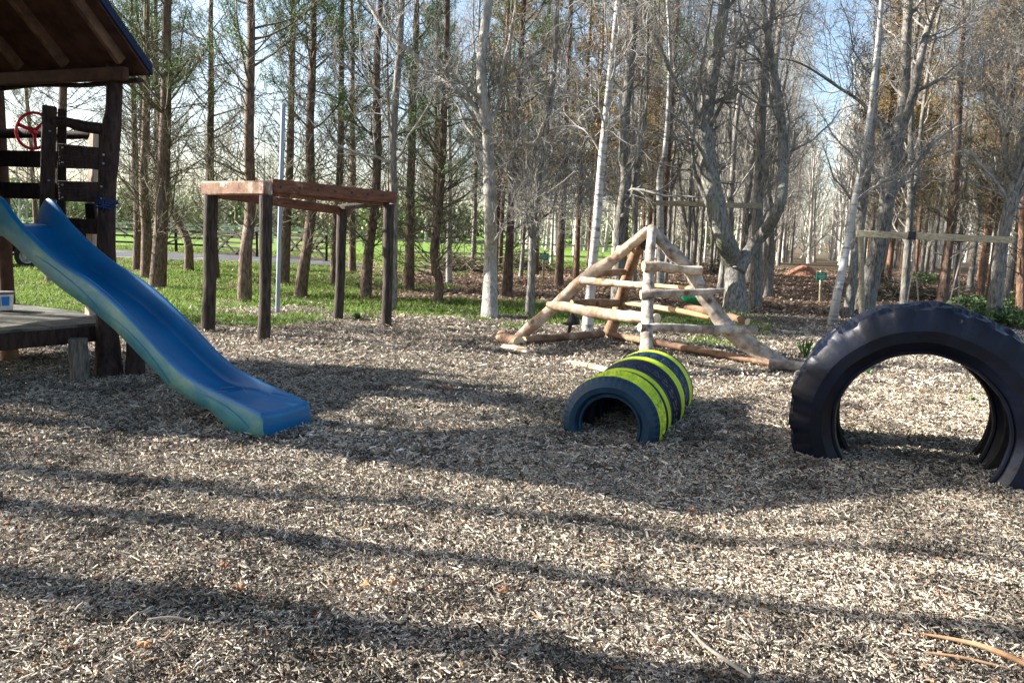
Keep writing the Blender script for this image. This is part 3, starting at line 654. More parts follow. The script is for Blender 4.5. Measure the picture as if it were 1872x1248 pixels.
# twigs lying on the slide
rg = RS(21)
for q in range(7):
    s0 = -.34-.045*q; wv = .13+.22*rg.rand(); z = np.interp(s0, ss, bed)+.012
    c = N3+S3*s0+W3*wv+V([0, 0, z]); d = unit(V([rg.randn(), rg.randn()*.6, .12*rg.rand()]))*(.03+.035*rg.rand())
    m = MB(); m.tube([c-d, c+V([0, 0, .004]), c+d*.9+V([0, 0, .006])], [.0025, .003, .0015], 5, sub=2)
    tag(link('twig', m.mesh('twig', 'stick_grey')), 'tiny dry twig on the foot of the blue slide, %s from the end' % ('first', 'second', 'third', 'fourth', 'fifth', 'sixth', 'seventh')[q], 'twig', 'twigs on the slide')

# ------------------------------------------------------------------ monkey bars
mbr = empty('monkey_bars', (-3.1, 11, 0), 'wooden monkey bars on four dark posts with reddish brown top beams', 'monkey bars')
def mpart(name, mb, mt, smooth=True): return link(name, mb.mesh(name, mt, smooth), mbr)
ft = dict(A=(380, 605, 386, 350), B=(482, 620, 487, 358), C=(706, 596, 711, 385), D=(618, 583, 626, 385))
tops = {}
for kx, (a, b, c, d) in ft.items():
    g = gp(a, b); t = at(c, d, g[1]); t[2] = 1.78 if kx == 'D' else 1.86; tops[kx] = t; r = .088 if kx == 'A' else .078
    m = MB(); m.tube([g-[0, 0, .1], g+(t-g)*.02, g+(t-g)*.35+[.01, 0, 0], g+(t-g)*.7, t], [r*1.05, r*1.05, r*.97, r*1.02, r*1.08], 14, noise=.05, sub=4); mpart('post', m, 'post_dark')
tA, tB, tC, tD = [tops[q] for q in 'ABCD']
ab = unit(tB-tA)
Z = V([0, 0, 1.0])
m = MB(); m.bar(tA-ab*.13+Z*.09, tB+ab*.05+Z*.09, .15, .18, bev=.02); mpart('end_beam', m, 'beam_pale', False)['label'] = 'pale weathered end beam'
bc = unit(tC-tB); adv = unit(tD-tA)
nb_ = V([bc[1], -bc[0], 0])
m = MB(); m.bar(tB+bc*.07+nb_*.02+Z*.13, tC+bc*.12+nb_*.02+Z*.10, .06, .17, bev=.008); mpart('side_beam', m, 'beam_red', False)
m = MB(); m.bar(tB+bc*.08-nb_*.05+Z*.045, tC+bc*.02-nb_*.05+Z*.03, .07, .10, bev=.008); mpart('side_beam', m, 'beam_red', False)
m = MB(); m.bar(tA+adv*.10+Z*.03, tD+adv*.15-Z*.035, .07, .13, bev=.008); mpart('side_beam', m, 'beam_red', False)
m = MB(); m.bar(tC+Z*.02-bc*.05, tD+Z*.02-adv*.05, .09, .08); mpart('cross_beam', m, 'post_dark', False)
for i in range(7):
    f = (i+.6)/7.2; p = tB+(tC-tB)*f+Z*.12+nb_*.0; q = tA+(tD-tA)*f+Z*.12
    m = MB(); m.tube([p, q], .016, 10); mpart('rung', m, 'metal_black')
    m = MB(); m.tube([p+nb_*.045, p+nb_*.054], .02, 10); mpart('bolt', m, 'metal_black')
# steel pole
g = gp(507, 570); t = at(518, 190, g[1]); m = MB(); m.tube([g-[0, 0, .1], (g+t)/2, t], .038, 14, sub=3)
tag(link('steel_pole', m.mesh('steel_pole', 'steel')), 'tall thin blue grey steel pole standing behind the monkey bars', 'pole')

# ------------------------------------------------------------------ log pyramid
py = empty('log_pyramid', (1.8, 9.8, 0), 'log climbing pyramid with four leaning logs and crosswise rungs behind the tyre tunnel', 'climbing frame')
def plog(name, pts, r, mt='log', noise=.09, seg=14, caps=2, squash=1, label=None):
    if name == 'rung_log': r = [q*.88 for q in r]
    m = MB(); m.tube(pts, r, seg, noise=noise*1.7, sub=5, caps=caps, squash=squash); o = link(name, m.mesh(name, [mt, 'log_end']), py, 50)
    if label: o['label'] = label
    return o
ap = at(1190, 422, 9.8)
lb = gp(945, 625); rb = gp(1440, 672); bb_ = gp(1110, 612)
def ll(px, py_, Y): return at(px, py_, Y)
plog('leg_log', [lb-[.12, 0, .08], ll(1000, 572, 10.22), ll(1070, 508, 10.1), ll(1125, 471, 9.97), ll(1186, 420, 9.85)], [.075, .082, .078, .07, .062], 'log')
plog('leg_log', [ll(1196, 424, 9.8), ll(1222, 455, 9.72), ll(1258, 490, 9.62), ll(1290, 545, 9.45), ll(1330, 600, 9.3), ll(1385, 640, 9.2), rb+[.04, 0, -.06]], [.07, .085, .085, .088, .10, .11, .10], 'log_grey')
plog('leg_log', [ll(1193, 416, 9.82), ll(1187, 480, 9.45), ll(1184, 560, 8.95), ll(1182, 640, 8.42), V([1.46, 8.12, -.08])], [.06, .065, .072, .075, .078], 'log_grey')
plog('leg_log', [bb_-[.02, 0, .08], ll(1128, 575, 11.2), ll(1142, 520, 10.85), ll(1158, 475, 10.45), ll(1172, 440, 10.1)], [.09, .09, .085, .075, .07], 'log_brown')
plog('top_log', [ll(1178, 455, 9.95), ll(1178, 412, 9.95)], [.05, .05], 'post_dark', caps=1)
# left-front rungs
plog('rung_log', [ll(1062, 513, 9.98), ll(1100, 516, 9.8), ll(1150, 520, 9.55), ll(1193, 522, 9.32)], [.062, .058, .05, .058])
plog('rung_log', [ll(1003, 557, 10.1), ll(1040, 562, 9.8), ll(1100, 573, 9.4), ll(1150, 579, 9.1), ll(1201, 583, 8.8)], [.058, .075, .085, .078, .078])
# right-front rungs
plog('rung_log', [ll(1176, 487, 9.28), ll(1210, 488, 9.35), ll(1250, 493, 9.45), ll(1281, 495, 9.5)], [.075, .07, .06, .07], 'log')
plog('rung_log', [ll(1171, 538, 8.98), ll(1210, 536, 9.0), ll(1260, 535, 9.1), ll(1322, 531, 9.2)], [.06, .056, .05, .035], 'log_grey')
plog('rung_log', [ll(1169, 598, 8.6), ll(1230, 599, 8.75), ll(1300, 602, 8.9), ll(1382, 603, 9.05)], [.05, .055, .062, .055], 'log_grey')
# back rungs
plog('rung_log', [ll(1074, 500, 10.2), ll(1110, 499, 10.4), ll(1155, 497, 10.65)], [.07, .055, .05], 'log_brown')
plog('rung_log', [ll(1045, 553, 10.3), ll(1100, 553, 10.7), ll(1150, 555, 11.1), ll(1180, 557, 11.2)], [.045, .06, .055, .055], 'log_brown')
plog('rung_log', [ll(1130, 455, 10.1), ll(1160, 452, 10.3), ll(1185, 452, 10.2)], [.045, .05, .045], 'log_grey')
plog('rung_log', [ll(1180, 520, 10.4), ll(1215, 524, 10.2), ll(1300, 530, 9.7)], [.06, .062, .05], 'plank_yellow', caps=1, squash=.6)
plog('rung_log', [ll(1140, 553, 11.0), ll(1200, 562, 10.6), ll(1260, 572, 10.1), ll(1300, 582, 9.85)], [.06, .075, .075, .05], 'plank_yellow', caps=1, squash=.6)
plog('rung_log', [ll(1255, 562, 10.2), ll(1310, 573, 9.8), ll(1366, 588, 9.4)], [.06, .062, .05], 'log_brown')
# ground logs around the base, each lying by itself
def glog(pts, r, mt, label, squash=1, noise=.08):
    m = MB(); m.tube(pts, r, 12, noise=noise, sub=4, caps=2, squash=squash); tag(link('edging_log', m.mesh('edging_log', [mt, 'log_end'])), label, 'log')
g_ = lambda px, py_, z=.03: V([*gp(px, py_)[:2], z])
glog([g_(915, 622, .06), g_(948, 632, .05)], [.075, .08], 'log_brown', 'short sawn log end beside the left foot of the log pyramid')
glog([g_(920, 634, .0), g_(950, 640, .01), g_(985, 650, -.02)], [.06, .075, .05], 'log', 'pale half buried log in front of the left foot of the pyramid', .6)
glog([g_(1040, 664, .0), g_(1080, 672, .01), g_(1140, 685, .0)], [.06, .075, .06], 'log', 'pale half buried log beside the back of the tyre tunnel', .6)
glog([g_(957, 630, .06), g_(1020, 626, .07), g_(1100, 618, .06)], [.07, .075, .07], 'log_brown', 'brown split log lying between left and back feet of the pyramid', .8)
glog([g_(1115, 618, .05), g_(1220, 638, .06), g_(1320, 655, .05), g_(1420, 672, .04)], [.06, .06, .055, .05], 'log_brown', 'long brown edging log lying across the right side under the pyramid', .8)
glog([g_(1405, 672, .05), g_(1450, 676, .05), g_(1500, 680, .04)], [.06, .065, .05], 'log_grey', 'grey edging log between right foot of the pyramid and big tyre')
# black digger stand under the pyramid
dg = empty('play_digger', gp(1040, 612), 'small black metal play digger standing under the log pyramid', 'play digger'); g = gp(1038, 614); dY = g[1]
m = MB(); m.tube([g-[0, 0, .02], at(1043, 592, dY)], .028, 10); link('column', m.mesh('column', 'metal_black'), dg)
m = MB(); m.tube([at(1044, 593, dY), at(1044, 590, dY)], .13, 20); link('footplate', m.mesh('footplate', 'metal_black'), dg)
m = MB(); c = at(1048, 589, dY); m.tube([c, c+[.0, 0, .06], at(1046, 577, dY), at(1046, 571, dY)], [.10, .085, .04, .02], 12); link('seat', m.mesh('seat', 'metal_black'), dg)
m = MB(); m.tube([at(1046, 572, dY), at(1052, 565, dY-.05), at(1056, 570, dY-.1)], .015, 8); link('arm', m.mesh('arm', 'metal_black'), dg)

# ------------------------------------------------------------------ tyres
def tyre(name, C, ax, R, w_, r_in, mats, mi, tread, label, cat='tyre', group=None, seg=192, shoulder=.05, lug=.0, bulge=.02, rng=None):
    """mats: [sidewall, tread, inside]; one mesh with tread blocks pressed in"""
    h = w_/2; s = shoulder
    prof = [(r_in, -h*.72), (r_in+.008, -h*.83), (r_in+.022, -h*.84), (r_in+.030, -h*.80), (r_in+(R-r_in)*.3, -h*.97), (r_in+(R-r_in)*.55, -h*1.0), (R-s*1.2, -h*.97), (R-s*.45, -h*.88), (R-.006, -h*.74)]
    nt_ = 9
    tr = [(R+.004*(1-((i/(nt_-1))*2-1)**2), -h*.66+h*1.32*i/(nt_-1)) for i in range(nt_)]
    prof2 = prof+tr+[(a, -b) for a, b in prof[::-1]]
    inner = [(r_in+.012, h*.62), (r_in+(R-r_in)*.5, h*.78), (R-.05, h*.55), (R-.035, 0), (R-.05, -h*.55), (r_in+(R-r_in)*.5, -h*.78), (r_in+.012, -h*.62)]
    P_ = prof2+inner; nP = len(P_); nO = len(prof2)
    m = MB(); mil = []
    for i in range(nP):
        if i < len(prof)-mi[0]: mil.append(0)
        elif i < nO-len(prof)+mi[1]: mil.append(1)
        elif i < nO-1: mil.append(3)
        else: mil.append(2)
    base, n, sg = m.lathe(P_, C, ax, seg, mi=mil)
    v = m.v[0].reshape(seg, nP, 3); Cc = V(C)
    axn = unit(V(ax, float) if False else np.asarray(ax, float))
    for j in range(seg):
        for i in range(nO):
            rad = v[j, i]-Cc; rad = rad-axn*(rad@axn); L_ = np.linalg.norm(rad); d = tread(j/seg, i, len(prof), nO, L_)
            if d: v[j, i] += rad/L_*d
    m.v[0] = v.reshape(-1, 3)
    o = link(name, m.mesh(name, mats), None, 28)
    return tag(o, label, cat, group)
TAX = unit(V([.38, .925, 0])); TC = V([.725, 5.42, .105])
cum = 0; rngt = RS(4)
def tread_a(f, i, a, nO, L_):
    k = i-a
    if 0 <= k < 9:
        blk = int(f*48+(.5 if k % 4 < 2 else 0)) % 2
        return (-.014 if k in (2, 6) else 0)+(-.014 if blk and k not in (0, 8) else 0)
    if i in (a-1, a-2) or i in (nO-a, nO-a+1): return -.006*(int(f*96) % 2)
    return 0
def tread_c(f, i, a, nO, L_):
    k = i-a
    return (-.010 if k in (2, 4, 6) else 0) if 0 <= k < 9 else 0
specs = [
    ('dark blue tyre with yellow green tread at the near end of the tyre tunnel', ['tyre_blue', 'tyre_yellow', 'tyre_in', 'tyre_yellow'], .29, .335, (0, 1)),
    ('second tyre from the near end of the tunnel, with a narrow yellow band', ['tyre_dark', 'tyre_yellow', 'tyre_in', 'tyre_dark'], .18, .335, (0, -3)),
    ('dark zigzag treaded tyre between two yellow banded tyres of the tunnel', ['tyre_dark', 'tyre_dark', 'tyre_in', 'tyre_dark'], .17, .335, (0, 0)),
    ('tyre with a broad bright yellow band past the middle of the tunnel', ['tyre_dark', 'tyre_yellow', 'tyre_in', 'tyre_yellow'], .20, .345, (0, 0)),
    ('plain blue tyre next to last in the tunnel', ['tyre_blue', 'tyre_blue', 'tyre_in', 'tyre_blue'], .20, .335, (0, 0)),
    ('yellow green and blue tyre at the far end of the tunnel', ['tyre_blue', 'tyre_yellow', 'tyre_in', 'tyre_blue'], .22, .34, (0, -3))]
for i, (lab, mts, wd, R, mi) in enumerate(specs):
    wd *= 1.28; R *= 1.115
    c = TC+TAX*(cum+wd/2)+V([rngt.randn()*.008, 0, rngt.randn()*.006]); cum += wd*.985
    tyre('car_tyre', c, unit(TAX+V([rngt.randn()*.02, 0, rngt.randn()*.02])), R, wd, .212, mts, mi, (tread_a if i in (0, 2, 4) else tread_c), lab, group='painted tyres half buried as a tunnel')
BAX = unit(V([.455, .89, 0.03])); BC = V([2.76, 4.98, .315])
def tread_b(f, i, a, nO, L_):
    k = i-a; ph = (f*22) % 1; ph2 = (f*22+.5) % 1
    w1 = math.sin(f*2*PI*5)*.006+math.sin(f*2*PI*13+1)*.004
    if 0 <= k < 9:
        p = (f*22+(k*.14 if k < 4 else (8-k)*.14+.5)) % 1
        return w1+.5*(vnoise(f*60, k*.8)-.5)*.03+(.024 if p < .42 else 0)
    if a-3 <= i < a: p = (f*22-.05*(a-i)) % 1; return w1+(.020, .013, .005)[a-1-i]*(1 if p < .45 else 0)
    if nO-a <= i < nO-a+3: p = (f*22+.45) % 1; return w1+(.020, .013, .005)[i-(nO-a)]*(1 if p < .45 else 0)
    return w1*.4
tyre('tractor_tyre', BC, BAX, .79, .44, .50, ['tractor', 'tractor', 'tyre_in', 'tractor'], (0, 0), tread_b, 'huge navy black tractor tyre set upright as an arch, nearest the camera', 'tractor tyre', 'upright tractor tyres', seg=240, shoulder=.12)
tyre('tractor_tyre', BC+BAX*.45+V([-.045, .03, -.03]), unit(BAX+V([.04, 0, 0])), .77, .44, .505, ['tractor', 'tractor', 'tyre_in', 'tractor'], (0, 0), tread_b, 'second black tractor tyre standing directly behind the huge front arch tyre', 'tractor tyre', 'upright tractor tyres', seg=240, shoulder=.12)

# ------------------------------------------------------------------ swing frames
def swing(name, label, a, b, posts, clamps, th=.1):
    root = empty(name, (a+b)/2*V([1, 1, 0]), label, 'swing set')
    d = unit(b-a); mid = a+(b-a)*.42
    m = MB(); m.bar(a, b, th, th, bev=.006); link('crossbeam', m.mesh('crossbeam', 'swing_wood', False), root)
    for (p, q, r) in posts:
        m = MB(); m.tube([p-[0, 0, .1], p*.5+q*.5, q], [r*1.05, r, r], 12, noise=.05, sub=4); link('post', m.mesh('post', 'swing_wood'), root)
    for c in clamps:
        m = MB(); m.bar(c-d*.06, c+d*.06, th*1.25, th*1.25); link('clamp', m.mesh('clamp', 'metal_black', False), root)
    return root
Ya, Yb = 16.5, 12.6
a = at(1199, 371, 17.2); b = at(1393, 377, 16.6)
swing('swing_set', 'weathered swing crossbeam behind the log pyramid, the more distant of the two', a, b, [(gp(1207, 545)*V([1, 1, 0]), at(1205, 378, gp(1207, 545)[1]), .06)], [at(1267, 373, 17.0)], .11)
a = at(1565, 427, 12.9); b = at(1852, 439, 12.2)
sw2 = swing('swing_set', 'mossy swing crossbeam with hanging ropes above the upright tractor tyres', a, b, [(gp(1576, 590)*V([1, 1, 0])+V([0, .0, 0]), at(1574, 434, gp(1576, 590)[1]), .05)], [at(1666, 431, 12.65), at(1752, 435, 12.45)], .11)
def rope(pts, label, grp='swing ropes', r=.011):
    m = MB(); m.tube(pts, r, 6, sub=3); tag(link('swing_rope', m.mesh('swing_rope', 'rope')), label, 'rope', grp)
def belt(p, q, label):
    root = empty('hanging_swing', (p+q)/2, label, 'swing')
    m = MB(); c = (p+q)/2; m.bar(p, q, .16, .03, bev=.01); link('seat_board', m.mesh('seat_board', 'metal_black', False), root)
for (px0, Y, pts2, labs) in ((1673, 12.6, ((1655, 572), (1681, 572)), ('pale rope hanging left from the first clamp of the mossy swing beam', 'pale rope hanging straight from the first clamp of the mossy swing beam')),
                             (1757, 12.4, ((1728, 585), (1750, 590)), ('long slanting rope hanging from the right clamp of the mossy swing beam', 'straight rope hanging from the right clamp of the mossy swing beam'))):
    T = at(px0, 437, Y); kn = at(px0-1, 470, Y)
    ends = []
    for (px, py_), lb_ in zip(pts2, labs):
        E_ = at(px, py_, Y+(-.25 if px < px0-10 else .2)); rope([T, kn, (kn+E_)/2, E_], lb_); ends.append(E_)
    belt(ends[0], ends[1], 'black swing seat hung from the %s ropes behind the tractor tyres' % ('left' if px0 < 1700 else 'right'))
# green dish swing
c = at(1268, 549, 16.2); root = empty('dish_swing', c, 'round green plastic dish swing hanging behind the log pyramid', 'swing')
m = MB(); m.lathe([(0, -.06), (.15, -.05), (.25, -.01), (.29, .05), (.30, .08), (.27, .08), (.22, .02), (0, -.02)], c, (0, 0, 1), 32, closed=False); link('dish', m.mesh('dish', 'green_plastic'), root)
tp = at(1267, 376, 16.95)
for k in range(3):
    t = k*2.1; m = MB(); m.tube([tp, tp*.35+(c+[.27*math.cos(t), .27*math.sin(t), .08])*.65, c+[.27*math.cos(t), .27*math.sin(t), .08]], .006, 5); link('rope', m.mesh('rope', 'metal_black'), root)

# ------------------------------------------------------------------ signs, gates, fences, vehicle, mound
def sign(px, pb, pt_, w_px, h_px, label):
    g = gp(px, pb); mpp = g[1]/FPX; root = empty('trail_sign', g, label, 'sign')
    t = at(px+2, pt_-4, g[1]); m = MB(); m.bar(g-[0, 0, .1], t, .07, .07, up=(0, 1, 0)); link('post', m.mesh('post', 'swing_wood', False), root)
    c = at(px+2, pt_+h_px/2, g[1]-.05); W_, H_ = w_px*mpp, h_px*mpp
    m = MB(); m.box(c, (W_, .012, H_)); link('sign_board', m.mesh('sign_board', 'sign_green', False), root)
    m = MB()
    for (dx, dz, ww) in ((0, .28, .62), (0, .05, .78), (0, -.14, .70), (0, -.32, .35)):
        m.box(c+V([dx*W_, -.008, dz*H_]), (W_*ww, .003, H_*.06))
    link('lettering', m.mesh('lettering', 'white', False), root)
sign(1500, 552, 498, 18, 14, 'green trail sign on a short post beside the path between tree rows')
sign(993, 513, 463, 15, 12, 'small green trail sign on a post deep among trunks left of the pyramid')
def gate(pa, pb, Ya_, Yb_, h, label):
    a = gp(*pa); a = V([at(pa[0], pa[1], Ya_)[0], Ya_, 0]); b = V([at(pb[0], pb[1], Yb_)[0], Yb_, 0]); root = empty('field_gate', (a+b)/2, label, 'gate', 'dark five bar gates')
    d = unit(b-a); L_ = np.linalg.norm(b-a)
    m = MB(); m.bar(a, a+Z*(h+.25), .16, .16, up=(1, 0, 0)); link('gate_post', m.mesh('gate_post', 'gate', False), root)
    m = MB(); m.bar(b+Z*.08, b+Z*h, .09, .08, up=(1, 0, 0)); link('end_stile', m.mesh('end_stile', 'gate', False), root)
    for zf in (.12, .34, .55, .76, .97):
        m = MB(); m.bar(a+Z*h*zf, b+Z*h*zf, .06, .10 if zf > .9 else .085, bev=0); link('gate_bar', m.mesh('gate_bar', 'gate', False), root)
    off = V([-d[1], d[0], 0])*-.05
    for (f0, z0, f1, z1) in ((0, .97, .5, .12), (.5, .12, 1, .97), (0.0, .12, .5, .97), (.5, .97, 1, .12)):
        m = MB(); m.bar(a+d*L_*f0+Z*h*z0+off, a+d*L_*f1+Z*h*z1+off, .05, .085, bev=0); link('gate_brace', m.mesh('gate_brace', 'gate', False), root)
gate((396, 460), (470, 463), 35.2, 33.0, 1.12, 'dark five bar gate at left, seen between the two near monkey bar posts')
gate((524, 463), (597, 474), 33.8, 31.2, 1.12, 'dark five bar gate right of the steel pole, across the gravel road')
def fence(a, b, n, h, rails, mt, label, r=.05):
    a = V(a, float) if False else np.asarray(a, float); b = np.asarray(b, float); root = empty('rail_fence', (a+b)/2, label, 'fence')
    for i in range(n+1):
        p = a+(b-a)*i/n; m = MB(); m.bar(p-Z*.1, p+Z*h, .1, .1, up=(1, 0, 0), bev=0); link('fence_post', m.mesh('fence_post', mt, False), root)
    for k in range(rails):
        z = h*(.35+.58*k/(rails-1)); m = MB(); m.bar(a+Z*z, b+Z*z, .05, .1, bev=0); link('rail', m.mesh('rail', mt, False), root)
fence((-46, 62, 0), (-12, 60, 0), 14, 1.25, 3, 'rail_pale', 'long pale post and rail fence across the far green field')
fence((-40, 78, 0), (-18, 84, 0), 9, 1.3, 3, 'rail_pale', 'farthest pale rail fence beyond the green field')
fence((-20.5, 37.5, 0), (-14.2, 36, 0), 3, 1.1, 3, 'gate', 'dark rail fence at the roadside left of the gates')
fence((-6.6, 38, 0), (8.0, 41.5, 0), 6, 1.0, 2, 'rail_pale', 'low pale rail fence beyond the wood behind the pine trunks')
# twin axle trailer
W0 = gp(52, 491); W0[2] = 0
vc = empty('farm_trailer', W0, 'olive twin axle trailer parked on the grass behind the play tower', 'trailer')
fx = unit(V([-.985, -.17, 0])); fy = V([fx[1], -fx[0], 0])      # along the side, and away from the camera
if fy[1] < 0: fy = -fy
def vp(a, b, z): return W0+fx*a+fy*b+V([0, 0, z])
def tb(name, a0, a1, b0, b1, z0, z1, mt, bev=.01):
    m = MB(); m.box(vp((a0+a1)/2, (b0+b1)/2, (z0+z1)/2), (abs(a1-a0), abs(b1-b0), z1-z0), math.atan2(fx[1], fx[0]), bev=bev); return link(name, m.mesh(name, mt, False), vc)
tb('side_panel', -.75, 2.6, .10, .13, .70, 1.02, 'car_olive'); tb('side_panel', -.75, 2.6, 1.77, 1.80, .70, 1.02, 'car_olive')
tb('end_panel', -.76, -.73, .14, 1.76, .70, 1.02, 'car_olive'); tb('end_panel', 2.58, 2.61, .14, 1.76, .70, 1.02, 'car_olive')
tb('floor', -.74, 2.59, .135, 1.765, .62, .695, 'metal_black')
tb('top_rail', -.78, 2.63, .07, .15, 1.02, 1.07, 'grey_rim'); tb('top_rail', -.78, 2.63, 1.75, 1.83, 1.02, 1.07, 'grey_rim'); tb('lower_rail', -.78, 2.63, .06, .098, .80, .84, 'grey_rim')
tb('chassis', -.6, 2.5, .3, .4, .45, .62, 'hut_red'); tb('chassis', -.6, 2.5, 1.5, 1.6, .45, .62, 'hut_red')
tb('mudguard', -.42, 1.22, -.03, .095, .72, .75, 'metal_black')
for (a_, b_) in ((0, .05), (0, 1.85), (.80, .05), (.80, 1.85)):
    c = vp(a_, b_, .35); ax_ = -fy if b_ < 1 else fy
    m = MB(); m.lathe([(.20, -.10), (.32, -.11), (.35, -.07), (.35, .07), (.32, .11), (.20, .10)], c, ax_, 36); wo = link('wheel', m.mesh('wheel', 'rubber'), vc)
    m = MB(); m.lathe([(.0, .06), (.06, .085), (.07, .05), (.15, .045), (.18, .09), (.205, .10), (.205, -.05), (0, -.05)], c, ax_, 28, closed=False)
    for k in range(6):
        t = k*PI/3; dd = (math.cos(t)*unit(np.cross(ax_, Z))+math.sin(t)*Z); m.tube([c+dd*.11+ax_*.04, c+dd*.11+ax_*.075], .02, 8)
    ro = link('rim', m.mesh('rim', 'alloy'), wo); ro.matrix_parent_inverse = Matrix.Identity(4)
for a_ in (0, .8):
    m = MB(); m.tube([vp(a_, .15, .35), vp(a_, 1.75, .35)], .035, 8); link('axle', m.mesh('axle', 'metal_black'), vc)
m = MB(); m.bar(vp(2.5, .5, .5), vp(3.9, .95, .48), .08, .08); m2 = link('drawbar', m.mesh('drawbar', 'metal_black', False), vc)
# soil mound
def mound(name, px, py_, rx, ry, h, mt, label, cat, seed):
    g = gp(px, py_); rng = RS(seed); vs, fs = [], []; nr, ns = 10, 28
    for i in range(nr+1):
        for j in range(ns):
            r = i/nr; t = j/ns*2*PI; x, y = r*rx*math.cos(t), r*ry*math.sin(t); z = h*(1-r*r)**1.2*(.75+.5*vnoise(x*3+seed, y*3))-.04
            vs.append(g+V([x, y+ry, z+float(hz(g[0]+x, g[1]+y))*.5]))
    for i in range(nr):
        for j in range(ns): fs.append((i*ns+j, (i+1)*ns+j, (i+1)*ns+(j+1) % ns, i*ns+(j+1) % ns))
    m = MB(); m.add(V(vs), fs); return tag(link(name, m.mesh(name, mt)), label, cat)
mound('soil_heap', 1478, 505, .85, .7, .50, 'soil_red', 'reddish brown heap of soil at the far end of the path', 'soil heap', 3)
def brushpile(px, py_, rx, h, label, seed):
    g = gp(px, py_); rng = RS(seed); n = 260
    c = np.stack([rng.randn(n)*rx*.45, rng.randn(n)*rx*.3, np.abs(rng.randn(n))*h*.4], 1)+g
    d = unit(rng.randn(n, 3)*V([1, 1, .35])); l = .25+.6*rng.rand(n, 1)
    P_ = np.stack([c-d*l, c+rng.randn(n, 3)*.06, c+d*l], 1); P_[..., 2] = np.maximum(P_[..., 2], .01); R_ = np.full((n, 3), .012)*(.5+rng.rand(n, 1))
    v, q = tubes(P_, R_, 4); tag(link('brush_pile', np_mesh('brush_pile', v, [q], 'pine_twig'), ang=0), label, 'brush pile')
brushpile(838, 497, 1.5, .8, 'low pile of cut branches behind the pine trunks left of the thick grey tree', 1)
brushpile(950, 492, 1.7, .9, 'low pile of cut branches behind the trunks near the small green sign', 2)
brushpile(1330, 500, 1.6, .7, 'dark brush heap beyond the forked tree', 3)
brushpile(1640, 545, 1.6, .5, 'dark brush heap beside the leaning grey tree', 4)
# fallen sticks in front
def stick(pts, r, mt, label):
    m = MB(); P_ = [V([*gp(a, b)[:2], z]) for a, b, z in pts]; m.tube(P_, r, 8, noise=.12, sub=3); tag(link('fallen_stick', m.mesh('fallen_stick', mt)), label, 'stick')
stick([(1680, 1173, .035), (1740, 1188, .045), (1805, 1207, .05), (1890, 1240, .04)], [.004, .007, .010, .011], 'stick', 'orange brown stick in the lower right corner')
stick([(1690, 1205, .03), (1760, 1218, .035), (1840, 1235, .03)], [.004, .006, .004], 'stick', 'short thin stick just below the orange brown stick at right')
stick([(1258, 1163, .03), (1290, 1200, .04), (1330, 1228, .04), (1372, 1252, .03)], [.004, .006, .007, .006], 'stick_grey', 'thin pale crooked stick near the bottom edge right of centre')
stick([(170, 1245, .03), (205, 1215, .035), (250, 1186, .03)], [.003, .004, .003], 'stick_grey', 'thin grey twig on the chips at the bottom left')
stick([(270, 1147, .03), (310, 1146, .04), (352, 1149, .03)], [.006, .007, .006], 'stick_grey', 'dark straight twig on the chips left of centre foreground')
stick([(0, 895, .03), (50, 892, .035), (100, 873, .03)], [.004, .005, .003], 'stick_grey', 'dark twig on the chips at the left edge')
def leaf(px, py_, s, yaw, label, mt='leafbrown'):
    c = V([*gp(px, py_)[:2], .045]); n = 9; vs = []; t = np.linspace(0, 2*PI, 17)[:-1]
    for a in t:
        r = s*(.75+.25*math.cos(a*5)); vs.append(c+V([math.cos(a+yaw)*r, math.sin(a+yaw)*r*.6, .3*s*math.cos(a*2)]))
    vs.append(c+V([0, 0, .006])); m = MB(); m.add(V(vs), [(i, (i+1) % 16, 16) for i in range(16)])
    o = tag(link('fallen_leaf', m.mesh('fallen_leaf', mt)), label, 'leaf', 'fallen leaves on the chips'); o.modifiers.new('t', 'SOLIDIFY').thickness = .001
for (px, py_, s, yw, lb_) in ((412, 1050, .030, .2, 'pinkish brown leaf on the chips left of centre foreground'), (437, 1092, .032, 1, 'pale tan leaf on the chips below the pinkish leaf'), (672, 1085, .034, 2, 'orange brown curled leaf in the middle foreground'), (720, 1082, .024, .5, 'small reddish leaf just right of the orange leaf'), (923, 1096, .034, 1.6, 'brown leaf near the centre of the foreground'), (265, 1198, .030, .1, 'tan leaf at the bottom left foreground'), (820, 717, .055, .4, 'dark brown leaf between the slide and the tyre tunnel'), (1264, 945, .03, .8, 'curled brown leaf right of centre on the chips')):
    leaf(px, py_, s, yw, lb_)
# spiky plant, brambles
def tuft(name, px, py_, n, L_, label, cat, seed, wd=.012, mt='leafgreen'):
    g = gp(px, py_); rng = RS(seed); vs, fs = [], []
    for i in range(n):
        az = rng.rand()*2*PI; el = .35+rng.rand()*1.0; l = L_*(.6+.5*rng.rand()); d = V([math.cos(az)*math.cos(el), math.sin(az)*math.cos(el), math.sin(el)]); s_ = V([-math.sin(az), math.cos(az), 0])*wd
        b = g+V([rng.randn()*.03, rng.randn()*.03, 0]); k = len(vs)
        p1 = b+d*l*.5; p2 = b+d*l-V([0, 0, l*.15]); vs += [b-s_*.6, b+s_*.6, p1+s_, p1-s_, p2]; fs += [(k, k+1, k+2, k+3), (k+3, k+2, k+4)]
    m = MB(); m.add(V(vs), fs); tag(link(name, m.mesh(name, mt, False)), label, cat)
tuft('spiky_plant', 1474, 652, 34, .34, 'dark spiky leaved plant between the pyramid foot and the big tyre', 'plant', 5)
tuft('weed_tuft', 1585, 682, 40, .09, 'small green weed tuft seen through the big tyre at left', 'weed', 6, .008)
tuft('weed_tuft', 1778, 736, 50, .09, 'small dark green weed tuft seen through the big tyre at right', 'weed', 7, .012)
